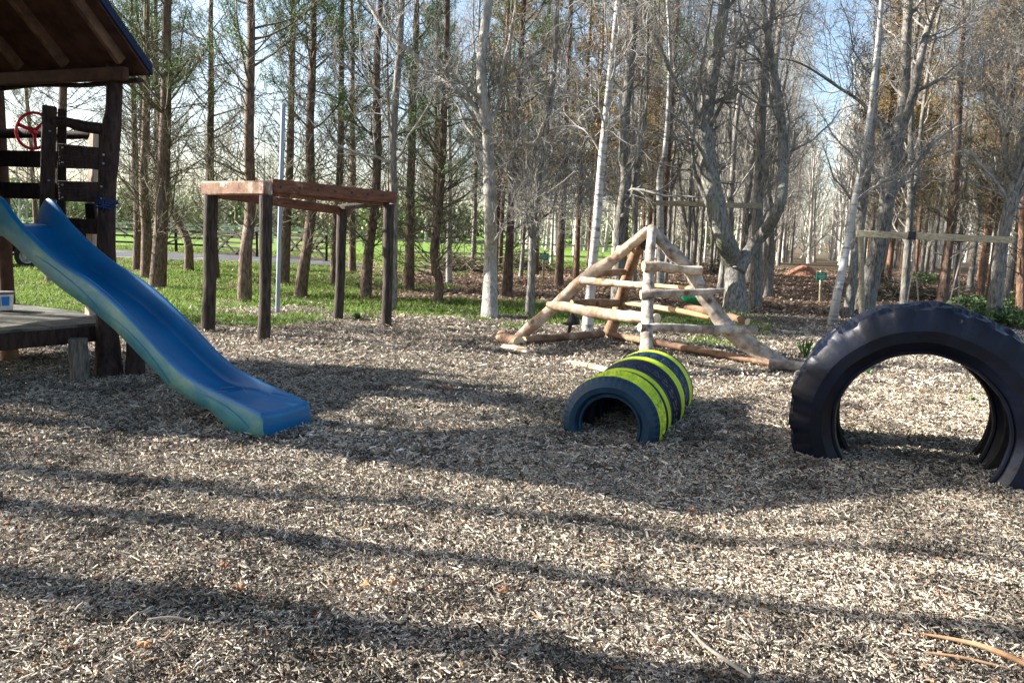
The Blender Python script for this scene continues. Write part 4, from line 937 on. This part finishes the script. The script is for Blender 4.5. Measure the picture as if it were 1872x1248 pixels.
tuft('grass_tuft', 655, 583, 90, .16, 'bright green grass tuft among chips right of the rear monkey bar post', 'grass tuft', 8, .01)
def bramble(px, py_, r, h, n, label, seed, mt='leafgreen'):
    g = gp(px, py_); rng = RS(seed); root = empty('bramble_bush', g, label, 'bush')
    k = 40; a = rng.rand(k)*2*PI; P_ = np.stack([g+np.stack([np.cos(a)*r*t, np.sin(a)*r*t, h*np.sin(t*2.6)*(.5+.5*rng.rand(k))], 1) for t in np.linspace(0.02, 1, 6)], 1)
    v, q = tubes(P_, np.full((k, 6), .006), 4); link('stems', np_mesh('stems', v, [q], 'pine_twig'), root, 0)
    i = rng.randint(0, k, n); j = rng.randint(1, 6, n); c = P_[i, j]+rng.randn(n, 3)*V([.08, .08, .05]); s = .025+.03*rng.rand(n, 1); d = unit(rng.randn(n, 3)); e_ = unit(np.cross(d, rng.randn(n, 3)))
    v = np.stack([c-d*s, c+e_*s*.5, c+d*s, c-e_*s*.5], 1).reshape(-1, 3); v[:, 2] = np.maximum(v[:, 2], .01); link('foliage', np_mesh('foliage', v, [np.arange(n*4).reshape(-1, 4)], mt, False), root, 0)
bramble(1848, 596, .7, .34, 2000, 'low bramble bush at the right edge under the grey trunk', 1)
bramble(1795, 572, .7, .35, 1500, 'small bramble patch left of the right hand grey trunk', 2)
bramble(1700, 520, 1.0, .45, 1500, 'green low bush seen beneath the mossy swing beam', 3)

# ------------------------------------------------------------------ trees
def tree_obj(kind, loc, mtrunk, mcrown, mfol, label, cat, group, rz=0, sc=1, fol_name='foliage'):
    root = bpy.data.objects.new(kind, None); COL.objects.link(root); root.location = loc; root.rotation_euler = (0, 0, rz); root.scale = (sc, sc, sc); tag(root, label, cat, group)
    for nm, me in (('trunk', mtrunk), ('branches', mcrown), (fol_name, mfol)):
        if me is not None: o = bpy.data.objects.new(nm, me); COL.objects.link(o); o.parent = root
    return root
def bent_trunk(h, r0, r1, rng, K=14, lean=.0, wob=.05):
    t = np.linspace(0, 1, K); p = np.zeros((K, 3)); p[:, 2] = t*h
    d = rng.randn(2)*lean; w1 = np.cumsum(rng.randn(K, 2)*wob, 0); w1 -= w1[0]
    p[:, :2] = t[:, None]*h*d+w1*np.linspace(.2, 1, K)[:, None]
    r = r0+(r1-r0)*t**.85; r[0] *= 1.35; p[0, 2] = -.12; 
    if K > 3: p[1, 2] = min(p[1, 2], .35); r[1] = r0*1.02
    return p, r
def tmesh(name, p, r, mt, rng, seg=10, noise=.05, sub=2):
    m = MB()
    ps = p if isinstance(p, list) else [p]; rs = r if isinstance(r, list) else [r]
    for a, b in zip(ps, rs): m.tube(a, b, seg, noise=noise, sub=sub, rng=rng)
    return m.mesh(name, mt)
def bare_crown(P1, R1, rng, n1=26, l1=2.2, n2=7, n3=6, t0=.22, ang1=.75, up=.28, mt='grey_twig', l2=.9, l3=.45, dead=0, wig=.12):
    """P1: list of main stems"""
    parts = []
    for p, r in zip(P1, R1):
        k = max(3, int(n1)); B, Rb = spawn(p[None], r[None], k, t0, .98, ang1, l1, up, wig, rng, K=8, rr=.32, lenfall=.35, rmin=.005)
        B2, R2 = spawn(B, Rb, n2, .12, .98, .8, l2, up*.6, wig*1.4, rng, K=6, rr=.55, rmin=.0040)
        B3, R3 = spawn(B2, R2, n3, .10, 1, .8, l3, up*.5, wig*1.6, rng, K=4, rr=.7, rmin=.0030)
        parts += [tubes(B, Rb, 5), tubes(B2, R2, 3), tubes(B3, R3, 3)]
    v, q = join(parts); return np_mesh('branches', v, [q], mt)
def pine_parts(h, r0, rng, green0=.45, dens=1.0, mt_b='pine_twig', mt_f='needles', ndead=66, leaf='needle', lowfol=False, lean=.012, wob=.03):
    p, r = bent_trunk(h, r0, r0*.25, rng, 16, lean=lean, wob=wob)
    D, Rd = spawn(p[None], r[None], ndead, .20, max(green0, .3)+.15, 1.15, 1.5, .12, .18, rng, K=6, rr=.14, lenfall=.1, rmin=.0055)
    D2, Rd2 = spawn(D, Rd, 4, .15, .95, .8, .6, .08, .22, rng, K=4, rr=.6, rmin=.0040)
    D3, Rd3 = spawn(D2, Rd2, 3, .2, .95, .8, .32, .05, .25, rng, K=3, rr=.7, rmin=.0032)
    L1, Rl = spawn(p[None], r[None], int(44*dens), green0, .99, 1.2, 1.7, .14, .1, rng, K=6, rr=.3, lenfall=.55, rmin=.007)
    L2, Rl2 = spawn(L1, Rl, 5, .3, 1, .7, .55, .15, .15, rng, K=4, rr=.6, rmin=.004)
    v, q = join([tubes(D, Rd, 4), tubes(D2, Rd2, 3), tubes(D3, Rd3, 3), tubes(L1, Rl, 4), tubes(L2, Rl2, 3)]); br = np_mesh('branches', v, [q], mt_b)
    src = np.concatenate([L2[:, 1:].reshape(-1, 3), L1[:, 3:].reshape(-1, 3)])
    if lowfol: src = np.concatenate([src, D2[:, 1:].reshape(-1, 3)])
    k = len(src); nn = 13 if leaf == 'needle' else 12
    c = np.repeat(src, nn, 0)+rng.randn(k*nn, 3)*(.05 if leaf == 'needle' else .09)
    d = unit(rng.randn(k*nn, 3)+V([0, 0, .35])); ln = (.08+.05*rng.rand(k*nn, 1)) if leaf == 'needle' else (.045+.05*rng.rand(k*nn, 1)); sd_ = unit(np.cross(d, rng.randn(k*nn, 3)))*(.007 if leaf == 'needle' else .014)
    v = np.stack([c-sd_, c+sd_, c+d*ln], 1).reshape(-1, 3); fol = np_mesh('foliage', v, [np.arange(k*nn*3).reshape(-1, 3)], mt_f, False)
    return p, r, br, fol

# prototypes
protos = {'pine': [], 'bare': [], 'birch': [], 'larch': []}
for s in range(5):
    rng = RS(100+s); h = 10.5+rng.rand()*2.5; r0 = .095+.035*rng.rand()
    p, r, br, fol = pine_parts(h, r0, rng, green0=.36+.14*rng.rand()); protos['pine'].append((tmesh('trunk', p, r, 'pine_bark', rng), br, fol))
for s in range(7):
    rng = RS(200+s); h = 10+rng.rand()*3; r0 = .075+.05*rng.rand(); p, r = bent_trunk(h, r0, .015, rng, 14, lean=.02, wob=.07)
    P1, R1 = [p], [r]
    if s % 2 == 0:
        i = 2+s % 3; q = p[i:]-p[i]; ang = rng.rand()*6.28; d = V([math.cos(ang), math.sin(ang), 0]); tt_ = np.linspace(0, 1, len(q)); q = p[i]+q*V([1, 1, .93])+d*(1.1*tt_**.7)[:, None]+rng.randn(len(q), 3)*.03*tt_[:, None]; P1.append(q); R1.append(r[i:]*.75)
    cr_ = bare_crown(P1, R1, rng, n1=25 if len(P1) == 1 else 17, n2=8, n3=6, ang1=.75, up=.16, l1=2.4, l2=1.1, l3=.5, t0=.12, wig=.16); protos['bare'].append((tmesh('trunk', P1, R1, 'grey_bark', rng), cr_, None))
for s in range(3):
    rng = RS(300+s); h = 11+rng.rand()*2; p, r = bent_trunk(h, .075+.02*rng.rand(), .012, rng, 14, lean=.025, wob=.05)
    protos['birch'].append((tmesh('trunk', p, r, 'birch_bark', rng, noise=.03), bare_crown([p], [r], rng, n1=24, l1=1.8, n2=8, n3=6, ang1=.75, up=.14, l3=.5, wig=.15), None))
for s in range(4):
    rng = RS(400+s); h = 10+rng.rand()*2.5
    p, r, br, fol = pine_parts(h, .09+.03*rng.rand(), rng, green0=.28, dens=1.25, mt_f='brown_needles', ndead=60, leaf='leaf', lowfol=False)
    protos['larch'].append((tmesh('trunk', p, r, 'red_bark', rng), br, fol))

protos['sparse'] = []
for s in range(3):
    rng = RS(600+s); h = 10.5+s; p, r = bent_trunk(h, .14+.03*s, .03, rng, 14, lean=.02, wob=.05)
    protos['sparse'].append((tmesh('trunk', [p], [r], 'grey_bark', rng), bare_crown([p], [r], rng, n1=11, n2=4, n3=3, t0=.3, l1=2.2), None))
TREES = []      # (root, kind, px, depth)
taken = []
def hero(kind, base, pts, wbase, label, limbs=(), n1=22, l1=2.0, green0=.40, seed=0, mt=None, top=None, crown_mt=None, t0=.25, up=.22, n2=7, n3=6, ang1=.75, ndead=44, bdepth=None, detail=True):
    """base: pixel of the foot; pts: pixels going up the stem; everything stands at the foot's own depth"""
    rng = RS(500+seed); g = gp(*base); Y = bdepth or g[1]
    if bdepth: g = at(base[0], base[1], Y); g[2] = 0
    stem = [g-V([0, 0, .12]), g+V([0, 0, .25])*0+V([0, 0, .02])]+[at(a, b, Y+.15*rng.randn()) for a, b in pts]
    last, prev = stem[-1], stem[-2]; d = unit(last-prev); d = unit(d+V([0, 0, .6]))
    while stem[-1][2] < (top or 10.5): d = unit(d+rng.randn(3)*V([.08, .08, .02])+V([0, 0, .15])); stem.append(stem[-1]+d*1.2)
    p = V(stem); zz = np.maximum(p[:, 2], 0)/p[-1, 2]; r0 = wbase/2*Y/FPX; r = np.maximum(r0*(1-zz)**.8, .02); r[0] = r0*1.35; r[1] = r0*1.22
    P1, R1 = [p], [r]; 
    for (pp, w0) in limbs:
        q = [at(a, b, Y+.2*rng.randn()*(i > 0)) for i, (a, b) in enumerate(pp)]
        d = unit(q[-1]-q[-2]); d = unit(d+V([0, 0, .5]))
        while w0 > 8.5 and q[-1][2] < (top or 10.5)*.92: d = unit(d+rng.randn(3)*V([.1, .1, .02])+V([0, 0, .12])); q.append(q[-1]+d*1.1)
        q = V(q); f = np.linspace(0, 1, len(q)); P1.append(q); R1.append(np.maximum(w0/2*Y/FPX*(1-f)**.8, .015))
    loc = V([g[0], g[1], 0.0]); P1 = [a-loc for a in P1]
    # even out the number of stations for spawning
    def resamp(a, b, K=18):
        t = np.linspace(0, len(a)-1, K); return np.stack([cr(a[:, i], t) for i in range(3)], 1), np.interp(t, np.arange(len(a)), b)
    PR = [resamp(a, b) for a, b in zip(P1, R1)]; P1 = [a for a, b in PR]; R1 = [b for a, b in PR]
    if kind in ('pine', 'larch'):
        D, Rd = spawn(P1[0][None], R1[0][None], int(ndead*1.35), .20, green0+.1, 1.15, 1.7, .12, .18, rng, K=7, rr=.13, lenfall=.1, rmin=.006)
        D2, Rd2 = spawn(D, Rd, 6, .15, .95, .8, .65, .08, .22, rng, K=4, rr=.6, rmin=.0042); D3, Rd3 = spawn(D2, Rd2, 3, .2, .95, .8, .35, .05, .22, rng, K=3, rr=.7, rmin=.0032)
        L1, Rl = spawn(P1[0][None], R1[0][None], 46, green0, .99, 1.15, 1.9, .14, .1, rng, K=6, rr=.3, lenfall=.5, rmin=.007); L2, Rl2 = spawn(L1, Rl, 6, .3, 1, .7, .6, .15, .15, rng, K=4, rr=.6, rmin=.004)
        v, q = join([tubes(D, Rd, 4), tubes(D2, Rd2, 3), tubes(D3, Rd3, 3), tubes(L1, Rl, 4), tubes(L2, Rl2, 3)]); br = np_mesh('branches', v, [q], 'pine_twig')
        src = np.concatenate([L2[:, 1:].reshape(-1, 3), L1[:, 3:].reshape(-1, 3)]); k = len(src); nn = 15; c = np.repeat(src, nn, 0)+rng.randn(k*nn, 3)*.05
        dd = unit(rng.randn(k*nn, 3)+V([0, 0, .35])); sd_ = unit(np.cross(dd, rng.randn(k*nn, 3)))*.006
        v = np.stack([c-sd_, c+sd_, c+dd*(.07+.05*rng.rand(k*nn, 1))], 1).reshape(-1, 3); fol = np_mesh('foliage', v, [np.arange(k*nn*3).reshape(-1, 3)], 'needles' if kind == 'pine' else 'brown_needles', False)
        tm = tmesh('trunk', P1, R1, mt or 'pine_bark', rng, seg=14, noise=.05, sub=3)
    else:
        br = bare_crown(P1, R1, rng, n1=n1*.95, l1=l1*1.1, t0=t0, up=up*.55, mt=crown_mt or 'grey_twig', n2=n2+1, n3=n3+2, ang1=ang1*1.15, l2=1.0, l3=.45, wig=.19); fol = None
        tm = tmesh('trunk', P1, R1, mt or ('birch_bark' if kind == 'birch' else 'grey_bark'), rng, seg=14, noise=.05, sub=3)
    nmk = {'pine': 'pine_tree', 'bare': 'bare_tree', 'birch': 'birch_tree', 'larch': 'conifer_tree'}[kind]
    catk = {'pine': 'pine tree', 'bare': 'bare tree', 'birch': 'birch tree', 'larch': 'conifer tree'}[kind]
    tree_obj(nmk, loc, tm, br, fol, label, catk, None); taken.append((loc[0], loc[1]))

# pines on the left, traced one by one
hero('pine', (95, 516), [(100, 400), (112, 250), (116, 100)], 20, 'pine seen through the play tower, its foot under the slide', seed=1)
hero('pine', (251, 497), [(252, 400), (247, 300), (243, 150), (240, 0)], 15, 'leftmost of the three close pines right of the tower post', seed=2)
hero('pine', (268, 508), [(268, 420), (262, 330), (268, 200), (268, 0)], 19, 'middle one of the three close pines right of the tower post', seed=3)
hero('pine', (288, 527), [(293, 440), (298, 330), (304, 170), (306, 0)], 27, 'pale thick trunked pine just right of the tower roof corner', seed=4, ndead=30)
hero('bare', (345, 497), [(344, 445), (325, 405), (310, 370), (303, 300), (290, 200)], 15, 'curved leaning tree bending left between tower and monkey bars', seed=5, n1=16, l1=1.4, mt='pine_bark', crown_mt='pine_twig', ang1=1.0, up=.1)
hero('pine', (392, 510), [(388, 420), (384, 300), (386, 150), (386, 0)], 17, 'dark pine directly behind the left monkey bar post', seed=6)
hero('pine', (447, 549), [(450, 450), (458, 380), (455, 250), (458, 120), (458, 0)], 22, 'pine between the two near monkey bar posts', seed=7, ndead=34)
hero('pine', (519, 520), [(524, 420), (530, 300), (533, 150), (536, 0)], 17, 'reddish pine just right of the steel pole', seed=8)
hero('pine', (549, 543), [(558, 470), (569, 380), (566, 250), (572, 100), (574, 0)], 20, 'slightly bent pine in the middle of the monkey bars', seed=9, ndead=34)
hero('pine', (612, 521), [(614, 420), (622, 300), (624, 150), (626, 0)], 16, 'dark pine just left of the rear monkey bar post', seed=10)
hero('pine', (668, 543), [(674, 460), (686, 370), (690, 260), (688, 130), (696, 0)], 19, 'leaning pine between the two right monkey bar posts', seed=11, ndead=34)
hero('bare', (716, 566), [(718, 480), (720, 380), (718, 260), (728, 120), (735, 0)], 17, 'slim grey tree directly behind the right monkey bar post', seed=12, n1=24, t0=.3)
hero('pine', (747, 532), [(749, 440), (752, 300), (757, 150), (762, 0)], 18, 'straight dark pine first to the right of the monkey bars', seed=13)
hero('pine', (800, 555), [(803, 512), (793, 470), (798, 420), (806, 350), (812, 200), (818, 0)], 16, 'crooked pinkish pine with a kinked lower trunk', seed=14, limbs=[([(797, 510), (790, 460), (797, 400), (806, 330)], 6)])
hero('bare', (895, 580), [(897, 480), (896, 380), (893, 290), (891, 230), (880, 150), (885, 60)], 27, 'thick pale grey tree, front and centre left of the pyramid', seed=15, limbs=[([(889, 240), (868, 195), (830, 160), (790, 130), (745, 90), (700, 50)], 12), ([(893, 225), (912, 190), (918, 130), (935, 60)], 9), ([(905, 440), (925, 400), (945, 330)], 6)], n1=15, t0=.3, mt='pale_bark')
hero('pine', (927, 541), [(932, 440), (938, 330), (948, 200), (955, 50)], 17, 'dark reddish pine just right of the thick pale grey tree', seed=16)
hero('bare', (968, 576), [(972, 500), (974, 430), (982, 330), (1000, 230), (1015, 100)], 15, 'slim many stemmed grey tree left of the pyramid', seed=17, limbs=[([(973, 440), (962, 390), (958, 300), (950, 200)], 7), ([(974, 435), (990, 400), (1010, 380), (1030, 300)], 6)], n1=16, t0=.2)
hero('birch', (1074, 603), [(1080, 520), (1090, 420), (1100, 290), (1118, 120), (1130, 0)], 18, 'white birch rising behind the left leg of the log pyramid', seed=18, n1=26, l1=1.6, t0=.4, top=9.5, up=.16)
hero('bare', (1130, 560), [(1131, 480), (1135, 400), (1145, 320), (1140, 250), (1150, 140), (1163, 0)], 24, 'dark grey tree just left of the pyramid apex', seed=19, limbs=[([(1137, 400), (1155, 350), (1170, 290), (1180, 200)], 9)], n1=18, t0=.3)
hero('birch', (1207, 545), [(1208, 420), (1205, 330), (1218, 260), (1225, 100)], 13, 'slim pale tree beside the left end of the far swing beam', seed=20, n1=22, l1=1.5, t0=.42)
hero('bare', (1345, 568), [(1343, 520), (1342, 480), (1322, 430), (1308, 370), (1294, 300), (1290, 230), (1300, 150), (1315, 70), (1325, 0)], 40, 'big forked tree with two thick curving limbs right of the pyramid', seed=21, limbs=[([(1350, 495), (1372, 455), (1405, 415), (1426, 370), (1432, 300), (1428, 220), (1415, 130), (1402, 60), (1395, 0)], 25), ([(1290, 240), (1262, 190), (1230, 140), (1205, 80), (1180, 20)], 9), ([(1338, 470), (1312, 420), (1282, 345), (1268, 300)], 9)], n1=19, t0=.3, top=9.5, l1=2.2)
hero('bare', (1380, 562), [(1383, 480), (1385, 400), (1390, 280), (1400, 100)], 22, 'dark trunk standing close behind the big forked tree', seed=22, n1=20)
hero('bare', (1403, 545), [(1405, 470), (1408, 400), (1398, 280), (1420, 100)], 18, 'second dark trunk behind the big forked tree, at the path side', seed=23, n1=20)
hero('birch', (1522, 592), [(1532, 530), (1548, 450), (1560, 380), (1585, 250), (1600, 120)], 15, 'whitish slanting trunk at the right edge of the path', seed=24, n1=20, l1=1.5, t0=.35)
hero('bare', (1550, 578), [(1562, 480), (1575, 400), (1590, 280), (1605, 100)], 17, 'leaning grey trunk between the whitish trunk and the thick leaning tree', seed=25, n1=18)
hero('bare', (1578, 567), [(1594, 500), (1612, 430), (1625, 340), (1640, 260), (1652, 190), (1655, 100), (1662, 0)], 33, 'thick grey leaning tree in front of the mossy swing beam', seed=26, limbs=[([(1645, 240), (1668, 180), (1682, 110), (1700, 40), (1725, -20)], 18), ([(1622, 262), (1617, 234), (1573, 187), (1530, 158), (1469, 119), (1422, 108), (1350, 112)], 8), ([(1665, 170), (1710, 150), (1760, 110), (1830, 60)], 8)], n1=19, t0=.3, top=9.5, l1=2.1, mt='grey_bark')
hero('larch', (1722, 556), [(1730, 480), (1740, 400), (1748, 300), (1755, 150)], 18, 'tan barked tree beneath the middle of the mossy swing beam', seed=27, mt='pine_bark', green0=.6, ndead=36)
hero('bare', (1815, 592), [(1822, 520), (1832, 440), (1846, 380), (1862, 300), (1880, 200)], 24, 'grey tree carrying the right end of the mossy swing beam', seed=28, limbs=[([(1855, 340), (1838, 290), (1832, 230), (1815, 160)], 7)], n1=20, t0=.3)
hero('larch', (1866, 575), [(1868, 460), (1872, 300), (1876, 100)], 15, 'red barked conifer at the right edge of the picture', seed=29, mt='red_bark', green0=.5)
# a few that stand off to the left of the camera and throw the long shadows
for i, (x, y, kd) in enumerate(((-10.5, 5.15, 'sparse'), (-9.2, 4.2, 'sparse'), (-17.5, 9.8, 'pine'), (-16.0, 13.2, 'pine'), (-13.5, 4.9, 'sparse'), (-9.6, 6.95, 'pine'), (-11.5, 5.75, 'sparse'))):
    a, b, c = protos[kd][i % 3]; tree_obj('bare_tree' if kd == 'sparse' else 'pine_tree', (x, y, 0), a, b, c, 'tree out of view left of the play tower, %s of seven from the front' % ('third', 'first', 'sixth', 'seventh', 'second', 'fifth', 'fourth')[i], 'bare tree' if kd == 'sparse' else 'pine tree', 'trees left of the play tower', rz=i*1.7, sc=.95)

# plantation rows running away along the path
Dr = V([.373, .928]); Pr = V([.928, -.373]); rng = RS(77); cand = []
for ci, c in enumerate(np.arange(-40, 34, 2.35)):
    for l in np.arange(10, 72, 2.15):
        j = rng.randn(2)*.22; q = Pr*(c+j[0])+Dr*(l+j[1]+(ci % 2)*1.1); x, y = q
        if y < 12: continue
        a = x/y; pyx = proj((x, y, 0))[0]
        if pyx < -90 or pyx > 1990: continue
        edge = 17.0 if a < -.35 else 16.5 if a < -.1 else 18.5 if a < .3 else 20.0 if a < .43 else 17.0
        if y < edge: continue
        if -1.6 < c+j[0] < 0.9: continue
        far = 27 if a < -.2 else 33 if a < -.12 else 36 if a < .16 else 62 if a < .55 else 48
        if y > far: continue
        if -6 > x and 28 < y: continue
        keep = .26 if a < -.28 else .48 if a < -.12 else .78 if a < .2 else .88
        if y > 42: keep *= .7
        if rng.rand() > keep: continue
        if min([math.hypot(x-tx, y-ty) for tx, ty in taken]+[9]) < 1.15: continue
        rr_ = rng.rand()
        if a < -.1: kd = 'pine' if rr_ < .82 else 'bare'
        elif a < .2: kd = ('pine' if rr_ < .22 else 'bare' if rr_ < .50 else 'birch' if rr_ < .57 else 'larch') if y > 22 else ('pine' if rr_ < .5 else 'bare' if rr_ < .9 else 'birch')
        elif a < .46: kd = 'bare' if rr_ < .93 else 'birch'
        else: kd = 'larch' if rr_ < .55 else 'bare' if rr_ < .95 else 'pine'
        cand.append((x, y, kd, pyx, c))
print('plantation trees', len(cand))
LM = [('the play tower post', 198), ('the steel pole', 510), ('the rear monkey bar post', 620), ('the right monkey bar post', 708), ('the thick pale grey tree', 896), ('the white birch', 1080), ('the pyramid apex', 1190), ('the big forked tree', 1345), ('the green path sign', 1502), ('the leaning tree', 1590), ('the right swing beam tree', 1825)]
ORD = ['first', 'second', 'third', 'fourth', 'fifth', 'sixth', 'seventh', 'eighth', 'ninth', 'tenth', 'eleventh', 'twelfth', 'thirteenth', 'fourteenth', 'fifteenth', 'sixteenth', 'seventeenth', 'eighteenth', 'nineteenth', 'twentieth']
NM = {'pine': ('pine_tree', 'pine tree', 'pine'), 'bare': ('bare_tree', 'bare tree', 'bare grey tree'), 'birch': ('birch_tree', 'birch tree', 'slim white birch'), 'larch': ('conifer_tree', 'conifer tree', 'brown conifer')}
def zone_word(y): return 'near the front' if y < 20.5 else 'further back' if y < 25 else 'midway back' if y < 31 else 'far back' if y < 38 else 'deep back' if y < 46 else 'at the far end'
buckets = {}
for t in cand:
    x, y, kd, px, c = t
    lm = min(range(len(LM)), key=lambda i: abs(LM[i][1]-px)); side = 'right' if px >= LM[lm][1] else 'left'
    buckets.setdefault((kd, lm, side, zone_word(y)), []).append(t)
for (kd, lm, side, zw), L_ in buckets.items():
    L_.sort(key=lambda t: abs(t[3]-LM[lm][1]))
    for i, (x, y, _, px, c) in enumerate(L_):
        nm, cat, ds = NM[kd]; a, b, f_ = protos[kd][rng.randint(len(protos[kd]))]
        o_ = (ORD[i]+' ' if len(L_) > 1 else '')
        lab = '%s%s %s to the %s of %s' % (o_, ds, zw, side, LM[lm][0])
        tree_obj(nm, (x, y, float(hz(x, y))*.3), a, b, f_, lab, cat, {'pine': 'pines of the plantation', 'bare': 'bare trees of the plantation', 'birch': 'birches of the plantation', 'larch': 'brown conifers of the plantation'}[kd], rz=rng.rand()*6.28, sc=.85+.3*rng.rand())

# far-off wood that closes the view: one mass
def far_wood():
    rng = RS(88); parts = []; n = 300
    for i in range(n):
        if rng.rand() < .72: Y = 66+rng.rand()*45; x = (rng.rand()*1.9-.95)*Y
        else: Y = 52+rng.rand()*30; x = (.0+rng.rand()*.75)*Y
        if x/Y < -.05 and Y < 88: Y += 30; x = x*1.35
        h = 8+rng.rand()*7; p, r = bent_trunk(h, .16, .03, rng, 8, lean=.03, wob=.15); p = p+V([x, Y, 0])
        B, Rb = spawn(p[None], r[None], 22, .12, .98, .7, 3.0, .25, .15, rng, K=5, rr=.4, rmin=.03); B2, R2 = spawn(B, Rb, 6, .1, 1, .8, 1.3, .1, .2, rng, K=3, rr=.6, rmin=.018)
        parts += [tubes(p[None], r[None], 5), tubes(B, Rb, 3), tubes(B2, R2, 3)]
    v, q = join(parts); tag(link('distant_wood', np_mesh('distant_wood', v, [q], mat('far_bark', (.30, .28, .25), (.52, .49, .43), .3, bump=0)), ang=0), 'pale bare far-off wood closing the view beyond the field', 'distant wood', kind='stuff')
    parts = []; n = 46
    for i in range(n):
        Y = 92+rng.rand()*35; x = (-.85+rng.rand()*1.15)*Y; h = 4+rng.rand()*3; k = 700; c = rng.randn(k, 3)*V([2.6, 2.0, h*.22])+V([x, Y, h*.5]); c[:, 2] = np.abs(c[:, 2]); s = .25+.25*rng.rand(k, 1); d = unit(rng.randn(k, 3)); e_ = unit(np.cross(d, rng.randn(k, 3)))
        parts.append((np.stack([c-d*s, c+e_*s*.6, c+d*s, c-e_*s*.6], 1).reshape(-1, 3), np.arange(k*4).reshape(-1, 4)))
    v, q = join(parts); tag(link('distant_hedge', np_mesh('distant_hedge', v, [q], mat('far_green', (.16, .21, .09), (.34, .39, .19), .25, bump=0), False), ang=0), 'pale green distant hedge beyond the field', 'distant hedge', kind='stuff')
far_wood()
